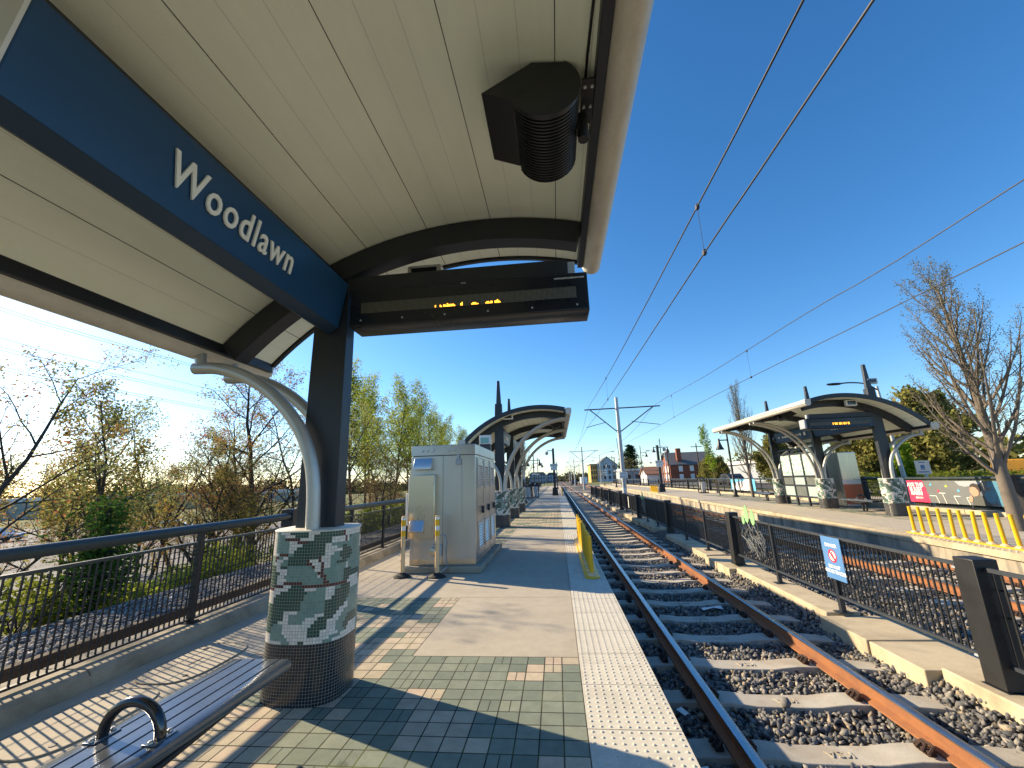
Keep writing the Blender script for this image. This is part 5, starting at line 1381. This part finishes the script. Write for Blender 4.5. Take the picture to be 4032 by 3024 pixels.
C_ = tree('olive_tree', 'bushy small tree with dense olive brown leaves left of the silver struts', 'tree', (-12.9, 11.7, zg(-12.9, 11.7)), 37, 7.6, .10, [(13, .42, 46, .22), (8, .5, 46, .1), (6, .5, 45, .1)], 'trunk_dark', 'leaf_olive', .050, .95, GL, 2, .13, 4.7, wob=.14)
D_ = tree('maple_tree', 'wide branching dark maple with red buds seen through the silver struts', 'tree', (-13.4, 17.4, zg(-13.4, 17.4)), 41, 10.6, .19, [(17, .50, 50, .16), (9, .5, 46, .12), (7, .5, 44, .1)], 'trunk_dark', 'leaf_red', .052, .8, GL, 1, .12, 7.6, wob=.10)
E_ = tree('tulip_tree', 'tall straight tree with fresh lime leaves, foremost of the green row left of the cabinet', 'tree', (-18.0, 35.7, zg(-18, 35.7)), 53, 16.4, .20, [(22, .36, 46, .30), (9, .5, 44, .12), (6, .5, 44, .1)], 'trunk_wood', 'leaf_lime', .085, .7, 'tall lime green trees left of the cabinet', 2, .24, 13.4, wob=.05, trop=.5)
# copies: the thing with its parts, each with its own label
def cp(src, x, y, rz, sc_, label, dz=0, group=GL):
    k = sc_*src.scale[0]; return dup(src, (x, y, zg(x, y)+dz), rz, label, group, k)
cp(B_, -14.6, 13.9, 2.1, 1.0, 'slender young tree with sparse pale leaves between the olive tree and the struts')
cp(B_, -16.4, 17.4, 4.0, 1.22, 'tall slender pale budded tree left of the wide dark maple')
cp(A, -13.6, 20.6, 2.6, 1.22, 'red tinted maple farther back, just left of the near steel column')
cp(C_, -11.4, 15.4, .7, .62, 'small olive brown tree low behind the railing, before the wide dark maple')
cp(D_, -21.6, 25.0, 5.2, .78, 'red flecked maple far behind the silver struts')
cp(B_, -15.2, 25.6, 1.7, 1.5, 'thin pale tree right against the left edge of the near steel column')
cp(A, -17.4, 31.0, 3.0, 1.3, 'bare reddish tree just right of the near steel column')
cp(D_, -20.5, 17.2, 1.2, .56, 'low pale maple filling the gap left of the slender young tree')
cp(A, -24.5, 15.6, 2.9, .85, 'hazy reddish tree beyond the road at left, between the first two trunks')
cp(D_, -23, 21.5, 3.6, .66, 'hazy red budded tree beyond the road, left of the wide dark maple')
cp(C_, -20.4, 26.5, .9, .9, 'olive tree in the row behind the wide dark maple, right of its trunk')
cp(A, -12.2, 13.2, 5.2, .66, 'small red budded maple behind the railing post left of the pedestal')
cp(A, -25, 31, 1.2, 1.05, 'hazy reddish tree beyond the road, behind the silver struts')
cp(D_, -12.6, 14.3, 3.4, .62, 'low branching dark maple close behind the railing, left of the silver struts')
cp(D_, -17.2, 21.4, 4.6, .92, 'red budded dark maple just behind the wide branching one')
cp(A, -15.2, 11.9, .5, .92, 'pale budded maple behind the olive tree, left')
cp(C_, -30, 18, 5.2, 1., 'olive tree at the near edge of the car park, left')
cp(C_, -24, 19.0, 2.2, .9, 'olive tree standing beyond the road behind the left trees')
cp(C_, -27, 24.0, 4.2, .95, 'olive tree standing beyond the road, behind the wide dark maple')
for i, (x, y, rz, s, lb) in enumerate(((-19.2, 40.8, .8, .99, 'tall lime leafed tree second in the green row, beside the dark pine'), (-17.2, 42.5, 2.2, 1.0, 'tall lime leafed tree third in the green row, the widest crown'),
        (-16.9, 48.0, 3.9, .97, 'lime leafed tree fourth in the green row, above the cabinet left half'), (-16.2, 53.5, 5.0, .92, 'lime leafed tree fifth in the green row, above the cabinet'),
        (-16.9, 60, 1.2, .90, 'lime leafed tree sixth in the green row, shorter crown'), (-16.3, 67, 2.9, .84, 'lime leafed tree seventh in the green row, near the second shelter roof'), (-16.6, 76, 4.5, .80, 'small lime leafed tree at the low end of the green row'),
        (-21.5, 47, 5.6, 1.02, 'lime leafed tree behind the green row, left'), (-20.5, 57, .3, .98, 'lime leafed tree behind the green row, middle'), (-20, 69, 2.4, .92, 'lime leafed tree behind the green row, right'))):
    cp(E_, x, y, rz, s, lb, 0, 'tall lime green trees left of the cabinet')
for x, y, rz, s, lb in ((-14.6, 33.5, 1.0, .66, 'bare understory tree left of the cabinet, close to the railing'), (-15.2, 41, 2.4, .7, 'bare understory tree under the lime green row, behind the cabinet edge'), (-14.2, 47, 4.0, .66, 'bare reddish understory tree beside the cabinet top corner'), (-16.5, 37.5, 5.0, .8, 'bare twiggy tree below the dark pine'), (-18.5, 45, .4, .75, 'bare twiggy tree deep under the lime green row')):
    cp(D_, x, y, rz, s, lb)
leaf('leaf_pine', (.03, .07, .015), (.07, .14, .03), .35)
# pine
def conifer(name, label, loc, H, rad, seed, mat, group=None, n=17, size=.16, bare=.25, per=26):
    g = random.Random(seed); mb = MB(); pts = []
    mb.tube([(0, 0, 0), (.1, .05, H*.5), (0, 0, H)], [.2*H/14, .13*H/14, .03], 8, False)
    for k in range(n*5):
        f = bare+(1-bare)*g.random(); z = H*f; a = g.uniform(0, 6.28); L = rad*(1.08-f)**.75*g.uniform(.5, 1.15)
        e = Vector((math.cos(a)*L, math.sin(a)*L, z+L*g.uniform(-.12, .28)))
        s = Vector((0, 0, z)); mb.tube([s, s.lerp(e, .55)+Vector((0, 0, -.05*L)), e], [.045, .03, .012], 4, False)
        for i in range(per):
            u = .35+.7*g.random(); q = s.lerp(e, u); w_ = .12+.22*L*(1-abs(u-.75))
            pts.append((q.x+g.gauss(0, w_), q.y+g.gauss(0, w_), q.z+g.gauss(0, .10+w_*.35)))
    t = thing(name, label, 'tree', (0, 0, 0), group); mb.build('trunk', 'trunk_dark', t, smooth=60); leaf_mesh('foliage', pts, size, mat, t, seed, .5, .3); t.location = loc
    return t
conifer('pine_tree', 'dark pine with layered clumps beside the near steel column, left of the lime trees', (-18.6, 33.0, zg(-18.6, 33)), 15.8, 2.9, 5, 'leaf_dark', None, 15, .17, .38, 30)
conifer('pine_tree', 'small bright young pine just behind the railing, low at left', (-7.95, 6.75, zg(-7.95, 6.75)), 2.15, .62, 9, 'leaf_pine', None, 9, .06, .08, 60)
conifer('conifer', 'dark cone shaped conifer far off behind the opposite platform', (26.5, 152, .2), 12.5, 5.6, 15, 'leaf_dark', None, 26, .42, .05, 40)

# shrubs
def shrub(name, label, loc, rx, ry, rz, n, size, mat, seed, group=None, box=False):
    g = random.Random(seed); pts = []; mb = MB()
    for k in range(14):
        a = g.uniform(0, 6.28); mb.tube([(g.gauss(0, rx*.15), g.gauss(0, ry*.15), 0), (rx*.6*math.cos(a)*g.random(), ry*.6*math.sin(a)*g.random(), rz*1.2*g.uniform(.6, 1))], [.02, .008], 4, False)
    lobes = [(g.uniform(-.65, .65), g.uniform(-.65, .65), g.uniform(.25, 1.15), g.uniform(.25, .5)) for k in range(12)]
    while len(pts) < n:
        if box: p = (g.uniform(-1, 1), g.uniform(-1, 1), g.random()**.6+g.gauss(0, .03)); pts.append((p[0]*rx, p[1]*ry, p[2]*rz)); continue
        l = g.choice(lobes); d = Vector((g.gauss(0, 1), g.gauss(0, 1), g.gauss(0, 1))).normalized()*l[3]*g.random()**.35
        p = (l[0]+d.x, l[1]+d.y, l[2]+d.z)
        if p[2] > 0: pts.append((p[0]*rx, p[1]*ry, p[2]*rz))
    t = thing(name, label, 'shrub', (0, 0, 0), group); mb.build('stems', 'trunk_wood', t); leaf_mesh('foliage', pts, size, mat, t, seed); t.location = loc
    return t
GS = 'shrubs behind the platform railing'
S1 = shrub('shrub', 'bright yellow green shrub behind the railing bars, nearest the camera', (-7.9, 4.4, -.6), .8, 1.2, .8, 3000, .040, 'leaf_lime', 3, GS)
S2 = shrub('shrub', 'dark green shrub behind the railing at the far left', (-8.0, 5.7, -.7), .8, 1.0, .85, 2600, .042, 'leaf_hedge', 4, GS)
for i, (s, x, y, rz, sc_, lb) in enumerate(((S1, -8.5, 7.6, 1, 1.0, 'yellow green shrub behind the railing post right of the young pine'), (S1, -8.4, 9.4, 2.4, 1.05, 'yellow green shrub between the railing post and the pedestal'),
        (S2, -9.8, 11.8, 4, 1.3, 'olive shrub behind the railing left of the mosaic pedestal'), (S1, -9.2, 14.6, 5, 1.2, 'lime shrub behind the tall railing post'), (S2, -9.8, 19, 3, 1.6, 'olive shrub behind the far railing, right of the near column'),
        (S2, -10.2, 25, 2, 1.8, 'olive shrub behind the far railing, left of the cabinet'), (S2, -10, 32, 1, 2.0, 'olive shrub low beside the cabinet edge'), (S1, -11.0, 10.8, 3.6, 1.2, 'lime shrub low on the bank behind the olive tree'),
        (S1, -8.1, 2.6, 5.2, .9, 'yellow green shrub at the left edge of the photo behind the bars'), (S2, -12.5, 22, 1.2, 1.8, 'olive shrub below the red maple behind the column'), (S1, -12.2, 30, .2, 1.8, 'lime shrub among the trunks right of the column'))):
    dup(s, (x, y, zg(x, y)-.05), rz, lb, GS, sc_)
# far woods: one mass each
def woods(label, segs, n, size, mat, seed):
    g = np.random.default_rng(seed); P = []
    for (xa, ya, xb, yb, h, z0) in segs:
        m_ = n//len(segs); u = g.random(m_); prof = h*(.62+.22*np.sin(u*23+seed)+.16*np.sin(u*57+2)+.1*np.sin(u*131))
        P.append(np.c_[xa+(xb-xa)*u+g.normal(size=m_)*3, ya+(yb-ya)*u+g.normal(size=m_)*3, z0+prof*g.random(m_)**.7])
    o = bpy.data.objects.new('tmp', None); o.location = (0, 0, 0)
    r = leaf_mesh('far_woods', np.concatenate(P), size, mat, o, seed); r.parent = None; bpy.data.objects.remove(o)
    return tag(r, label, 'woods', None, 'stuff')
woods('distant woods along the horizon behind the car park at left', [(-240, 20, -190, 140, 9.5, -3.5), (-190, 140, -110, 260, 10, -3.5), (-120, 260, -30, 400, 12, -3)], 26000, .8, 'leaf_far', 2)
woods('distant woods along the horizon beyond the tracks', [(-40, 420, 60, 420, 9, -1), (8, 300, 60, 260, 6, 0), (60, 240, 120, 200, 9, 0)], 8000, 1.1, 'leaf_far', 8)
woods('mixed green woods behind the street on the right', [(40, 95, 75, 60, 7, 0), (70, 70, 120, 20, 9, 0), (34, 150, 60, 120, 5, .2)], 9000, .6, 'leaf_evergreen', 4)

# ---- right hand side trees
FAS = [(44, .50, 40, .17), (10, .32, 38, .15), (6, .34, 48, .12)]
P_ = tree('pear_tree', 'large bare upright pear tree with swelling buds behind the yellow tubes', 'tree', (11.43, 12.02, -.02), 71, 7.4, .17, FAS, 'trunk_grey', 'leaf_bud', .020, .8, 'bare upright pear trees', 1, .03, 7.65, wob=.03, trop=1.5, conic=.72, cr=.40, wob0=.006)
dup(P_, (13.35, 30.6, 0), 1.9, 'slim bare upright tree on the opposite platform beside the bell lamp', 'bare upright pear trees', (.62, .62, .98))
dup(P_, (-2.75, 31.9, 0), 3.1, 'bare upright tree on the near platform behind the no crossing sign', 'bare upright pear trees', (.7, .7, .72))
dup(P_, (-3.3, 35.5, 0), 4.6, 'bare upright tree on the near platform, the farther one beside the litter bins', 'bare upright pear trees', (.66, .66, .68))
tree('sapling', 'slender sapling with fresh bright green leaves on the opposite platform', 'tree', (12.6, 34.4, 0), 83, 6.2, .06, [(24, .20, 34, .30), (6, .4, 40, .2), (3, .4, 45, .2)], 'trunk_wood', 'leaf_sapling', .055, .8, None, 1, .07, 5.6, wob=.05, trop=.9, lean=(-.03, 0))
tree('sapling', 'bright green young conifer behind the dark banner, left of the tram sign', 'tree', (16.9, 22.4, 0), 85, 2.6, .05, [(34, .34, 62, .12), (7, .4, 45, .2), (3, .4, 45, .2)], 'trunk_wood', 'leaf_sapling', .045, 1, None, 2, .03, wob=.05, trop=.5)
H1 = shrub('hedge', 'clipped hedge with a yellow green top behind the opposite railing', (19.6, 25, .0), .9, 14, 1.35, 15000, .06, 'leaf_hedge', 12, None, True)
GE = 'evergreen trees behind the opposite platform'
EV = [(18, .52, 58, .06), (9, .5, 52, .1), (7, .5, 50, .1)]
Q = tree('evergreen_tree', 'broad olive evergreen behind the opposite shelter ticket machine', 'tree', (31, 43, .1), 91, 6.2, .3, EV, 'trunk_dark', 'leaf_evergreen', .15, 1, GE, 4, .28, wob=.1)
for x, y, rz, s, lb in ((34, 48, 1.1, 1.1, 'broad olive evergreen behind the opposite windscreen'), (28.5, 35, 2.5, 1.0, 'broad olive evergreen behind the near end of the opposite shelter'), 
        (26, 52, .4, .75, 'low olive evergreen left of the opposite shelter'), (30, 60, 3.6, .95, 'green evergreen behind the slim bare tree'), (27.5, 78, 2, .6, 'low bushy evergreen right of the brick house'), (29, 86, 4, .55, 'low bushy evergreen in front of the brick house'), (24.5, 66, 5, .55, 'low evergreen behind the opposite litter bin')):
    dup(Q, (x, y, .05), rz, lb, GE, s)
tree('hazy_tree', 'wide hazy olive budded tree behind the street lamp and the large pear tree', 'tree', (25, 23, .1), 77, 8, .2, MAP, 'trunk_grey', 'leaf_bud', .05, 1, 'bare trees behind the street', 1, .12, 8.2, wob=.1); HZ = bpy.data.objects['hazy_tree']
for x, y, rz, k, lb in ((30, 27, 1, .95, 'wide hazy budded tree second from the right edge behind the pear tree'), (28, 19, 2.5, .9, 'wide hazy budded tree at the right edge behind the pear tree'), (29, 36, 4, .9, 'wide hazy budded tree behind the opposite shelter end'), (35, 42, 5, 1.0, 'wide hazy budded tree behind the tram sign')):
    cp(HZ, x, y, rz, k, lb, .1, 'bare trees behind the street')
cp(A, 33, 120, .6, 1., 'bare tree behind the brick house', .1, 'bare trees behind the street')
cp(A, 24, 135, 1.6, 1.1, 'bare tree between the conifer and the brick house', .1, 'bare trees behind the street')
cp(C_, 19.5, 190, 1.6, .8, 'small round tree in front of the grey gabled building', .1, 'bare trees behind the street')

# ------------------------------------------------------------------ buildings and vehicles
def windows(t, xs, zs, y, w_, h, mat='window_dark', ax='y', proud=.05):
    for x in xs:
        for z in zs:
            mb = MB()
            if ax == 'y': mb.box(x-w_/2, x+w_/2, y-proud, y+.02, z, z+h)
            else: mb.box(y-proud, y+.02, x-w_/2, x+w_/2, z, z+h)
            mb.build('window', mat, t, smooth=0)
def gable(t, x0, x1, y0, y1, z0, ze, zr, wall, roof, ridge='y', over=.4):
    MB().box(x0, x1, y0, y1, z0, ze).build('wall', wall, t, smooth=0)
    if ridge == 'y':
        xm = (x0+x1)/2
        MB().prism([(x0, ze+.003), (x1, ze+.003), (xm, zr)], y0, y1).build('gable', wall, t, smooth=0)
        mb = MB(); k = over/(xm-x0)*(zr-ze)
        mb.prism([(x0-over, ze-k), (xm, zr), (x1+over, ze-k), (x1+over, ze-k+.22), (xm, zr+.24), (x0-over, ze-k+.22)], y0-over, y1+over); return mb.build('roof', roof, t, smooth=0)
    ym = (y0+y1)/2
    MB().prism([(y0, ze+.003), (y1, ze+.003), (ym, zr)], x0, x1, 'x').build('gable', wall, t, smooth=0)
    mb = MB(); k = over/(ym-y0)*(zr-ze)
    mb.prism([(y0-over, ze-k), (ym, zr), (y1+over, ze-k), (y1+over, ze-k+.22), (ym, zr+.24), (y0-over, ze-k+.22)], x0-over, x1+over, 'x'); return mb.build('roof', roof, t, smooth=0)
t = thing('apartment_block', 'distant apartment block with a yellow wing and a grey blue gabled wing', 'building', (22, 222, 0))
MB().box(17.2, 20.6, 214, 232, -.5, 8.2).build('yellow_wing', 'cladding_yellow', t, smooth=0)
MB().box(16.9, 20.7, 213.6, 232.4, 8.21, 8.7).build('roof', 'roof_grey', t, smooth=0)
gable(t, 20.7, 30.5, 213, 232, -.5, 8.0, 12.0, 'cladding_blue', 'roof_grey')
windows(t, (17.9, 19.0, 20.0), (1, 3.6, 6.1), 214, .6, 1.6); windows(t, (22, 24, 26.5, 29), (1, 3.6, 6.1), 213, 1., 1.6)
t = thing('sign_board', 'white stacked sign board on posts before the distant apartment block', 'sign', (21.2, 190, 0))
MB().box(20, 20.2, 190, 190.2, -.2, 5).box(22.4, 22.6, 190, 190.2, -.2, 5).build('posts', 'galvanised', t)
for z in (2.5, 3.5, 4.5): MB().box(20.0, 22.6, 189.9, 190, z, z+.8).build('board', 'white_paint', t)
t = thing('low_building', 'long flat roofed white building behind the opposite railing', 'building', (28, 145, 0))
MB().box(21, 36, 138, 152, -.2, 3.6).build('wall', 'cladding_grey', t, smooth=0); MB().box(20.6, 36.4, 137.6, 152.4, 3.61, 4.2).build('roof', 'cladding_white', t, smooth=0)
windows(t, (23, 26, 29, 32), (1.0,), 138, 1.6, 1.4)
t = thing('rust_roof_building', 'low building with a rust coloured pitched roof left of the brick house', 'building', (27, 118, 0))
gable(t, 23.8, 29, 114, 122, -.2, 2.2, 4.0, 'cladding_white', 'roof_rust', 'x')
t = thing('brick_house', 'red brick house with a grey gable roof and two chimneys', 'building', (31, 106, 0))
ro = gable(t, 26.6, 36.5, 101, 109, -.3, 4.2, 6.9, 'brickwork', 'roof_grey', 'x')
for x, y, h in ((27.7, 106.5, 7.4), (29.1, 102.0, 7.9)): MB().box(x-.5, x+.5, y-.5, y+.5, 4.6, h).build('chimney', 'brickwork', ro, smooth=0)
windows(t, (29, 31.5, 34), (.6, 2.5), 101, .9, 1.3, 'cladding_white')
for y in (102.5, 105, 107.5):
    for z in (.5, 2.4): MB().box(26.54, 26.62, y-.45, y+.45, z, z+1.4).build('window', 'cladding_white', t, smooth=0)
t = thing('low_building', 'long white roofed building behind the trees right of the bell lamp', 'building', (38, 72, 0))
MB().box(33, 46, 66, 84, -.2, 3.2).build('wall', 'cladding_grey', t, smooth=0); MB().box(32.6, 46.4, 65.6, 84.4, 3.21, 3.75).build('roof', 'cladding_white', t, smooth=0)
for i, (x, y, w_, h, m_, lb) in enumerate(((-30, 300, 14, 8.2, 'cladding_blue', 'distant grey blue apartment building left of the near bell lamps'), (-14, 310, 12, 6.8, 'cladding_grey', 'distant grey apartment building behind the near bell lamps'), (-3.5, 320, 8, 6.4, 'cladding_blue', 'distant pale blue building left of the near camera mast'))):
    t = thing('apartment_block', lb, 'building', (x, y, -1), 'distant apartment buildings beyond the near platform')
    MB().box(x-w_/2, x+w_/2, y-5, y+5, -2, h-1.2).build('wall', m_, t, smooth=0)
    mb = MB(); mb.prism([(x-w_/2-.3, h-1.19), (x+w_/2+.3, h-1.19), (x+w_/2-1.6, h+.5), (x-w_/2+1.6, h+.5)], y-5.3, y+5.3); mb.build('roof', 'roof_grey', t, smooth=0)
    windows(t, [x-w_/2+1.2+k*1.9 for k in range(int(w_/1.9))], (-.5, 2.2, 4.6), y-5, .9, 1.4)
t = thing('warehouse', 'very long low warehouse with a pale roof edge across the car park at left', 'building', (-175, 110, -3))
m = Matrix.Rotation(R(-38), 4, 'Z'); m.translation = (-135, 100, -3.6)
def bxm(x0, x1, y0, y1, z0, z1): return MB().mat([(x0,y0,z0),(x1,y0,z0),(x1,y1,z0),(x0,y1,z0),(x0,y0,z1),(x1,y0,z1),(x1,y1,z1),(x0,y1,z1)], [(3,2,1,0),(4,5,6,7),(0,1,5,4),(1,2,6,5),(2,3,7,6),(3,0,4,7)], m)
bxm(-12, 12, -60, 70, 0, 4.0)  .build('wall', 'cladding_tan', t, smooth=0); bxm(-12.3, 12.3, -60.4, 70.4, 4.01, 5.0).build('roof', 'cladding_white', t, smooth=0)
def car(name, lab, cat, loc, rz, paint, L=4.6, Wd=1.85, h=1.5, van=False):
    t = thing(name, lab, cat, (0, 0, 0), 'vehicles on the streets')
    if van: pr = [(-L/2, .35), (L/2, .35), (L/2, 1.0), (L/2-.9, 1.15), (L/2-1.6, h-.1), (L/2-2.0, h), (-L/2+.05, h), (-L/2, h-.15)]
    else: pr = [(-L/2, .35), (L/2, .35), (L/2, .75), (L/2-.25, .85), (L/2-1.2, .95), (L/2-1.9, h), (-L/2+.9, h), (-L/2+.1, .98), (-L/2, .85)]
    mb = MB(); mb.prism(pr, -Wd/2, Wd/2); mb.build('body', paint, t, bevel=.05)
    g0 = L/2-1.75 if not van else L/2-1.55
    for s in (-1, 1): MB().add([(-L/2+.9 if not van else .2, s*(Wd/2+.004), .98), (g0+.4, s*(Wd/2+.004), .98), (g0-.1, s*(Wd/2+.004), h-.12), (-L/2+1.1 if not van else .2, s*(Wd/2+.004), h-.12)], [(0, 1, 2, 3)]).build('side_glass', 'window_dark', t, smooth=0)
    for x in (-L/2+.85, L/2-.85):
        for s in (-1, 1):
            mb = MB(); mb.lathe((0, 0, 0), [(.33, -.11), (.33, .11)], 16); mb.v = [(x+a, s*(Wd/2-.1)+c, .33+b) for a, b, c in mb.v]; mb.build('wheel', 'rubber', t)
    t.location = loc; t.rotation_euler = (0, 0, rz); return t
car('van', 'white van far off beside the second catenary pole', 'van', (8.6, 140, -.4), R(95), 'vehicle_white', 5.4, 2.0, 2.5, True)
car('parked_car', 'dark car just left of the distant white van', 'car', (5.6, 142, -.45), R(95), 'vehicle_dark')
car('yellow_van', 'yellow van in the street behind the hedge, left of the large pear tree', 'van', (36, 37, .1), R(60), 'vehicle_yellow', 4.2, 1.9, 1.9, True)
car('parked_car', 'white car seen over the hedge behind the opposite shelter', 'car', (24.0, 41, .1), R(85), 'vehicle_white')
car('parked_car', 'dark car in the street at the right of the brick house', 'car', (23.5, 60, .1), R(92), 'vehicle_dark')
for i, (x, y, c, lb) in enumerate(((-58, 34, 'vehicle_red', 'red car parked far across the car park at left'), (-66, 44, 'vehicle_white', 'white car parked far across the car park at left'), (-47, 48, 'vehicle_white', 'white car parked below the red budded maples'))):
    car('parked_car', lb, 'car', (x, y, zg(x, y)+.12), R(20*i), c)
# street lamps and utility poles far off
def cobra(x, y, h, lab, d):
    t = thing('street_lamp', lab, 'street lamp', (x, y, 0), 'grey street lamps far off')
    MB().tube([(x, y, -.3), (x, y, h)], [.14, .09], 8).build('pole', 'galvanised', t); 
    mb = MB(); mb.tube([(x, y, h-.3), (x+d*1.5, y, h+.5), (x+d*3.6, y, h+.75)], .05, 6); mb.build('arm', 'galvanised', t)
    MB().taper((x+d*3.9, y, h+.62), (.9, .3), (x+d*3.9, y, h+.82), (.7, .25)).build('lamp_head', 'cladding_grey', t)
cobra(12.4, 120, 8.2, 'grey street lamp left of the distant apartment block, nearer one', 1)
cobra(10.6, 165, 7.6, 'grey street lamp left of the distant apartment block, farther one', 1)
cobra(25.5, 100, 6.8, 'grey street lamp left of the brick house with its arm to the left', -1)
for x, y, h, lb in ((22.5, 170, 10.2, 'wooden utility pole with a cross arm by the gabled building'), (14, 260, 10.5, 'wooden utility pole far off left of the yellow building'), (31.5, 96, 8.5, 'wooden utility pole behind the brick house')):
    t = thing('utility_pole', lb, 'utility pole', (x, y, 0), 'utility poles')
    MB().tube([(x, y, -.2), (x, y, h)], [.17, .11], 8).build('pole', 'trunk_wood', t); MB().box(x-1.2, x+1.2, y-.06, y+.06, h-.8, h-.65).build('cross_arm', 'trunk_wood', t)
# small litter
def scrap(name, lab, cat, x, y, z, w_, l, mat, rz=0, lift=.01):
    m = Matrix.Rotation(rz, 4, 'Z'); m.translation = (x, y, z); mb = MB()
    mb.mat([(-w_, -l, 0), (0, -l, lift), (w_, -l, 0), (-w_, l, .004), (0, l, lift*.4), (w_, l, lift)], [(0, 1, 4, 3), (1, 2, 5, 4)], m); mb.mat([(-w_, -l, -.003), (0, -l, lift-.003), (w_, -l, -.003), (-w_, l, .001), (0, l, lift*.4-.003), (w_, l, lift-.003)], [(3, 4, 1, 0), (4, 5, 2, 1)], m)
    tag(mb.build(name, mat, smooth=0), lab, cat)
scrap('paper_scrap', 'small white card lying on the ballast by the platform edge', 'litter', 1.02, 4.42, BZ+.05, .03, .055, 'white_paint', .5)
scrap('paper_scrap', 'pale crumpled wrapper on the ballast between the near rails', 'litter', 2.35, 7.45, BZ+.05, .16, .05, 'cladding_white', .1, .03)
scrap('paper_scrap', 'white paper scrap tucked against a sleeper under the platform edge', 'litter', .93, 3.62, BZ+.06, .05, .035, 'white_paint', .1)
tag(stones('stone', 1, (1.98, 1.981), (4.57, 4.571), .05, lambda x, y: x*0+TIEZ, 31), 'single stone lying on a sleeper between the near rails', 'stone').__setitem__('kind', 'object')
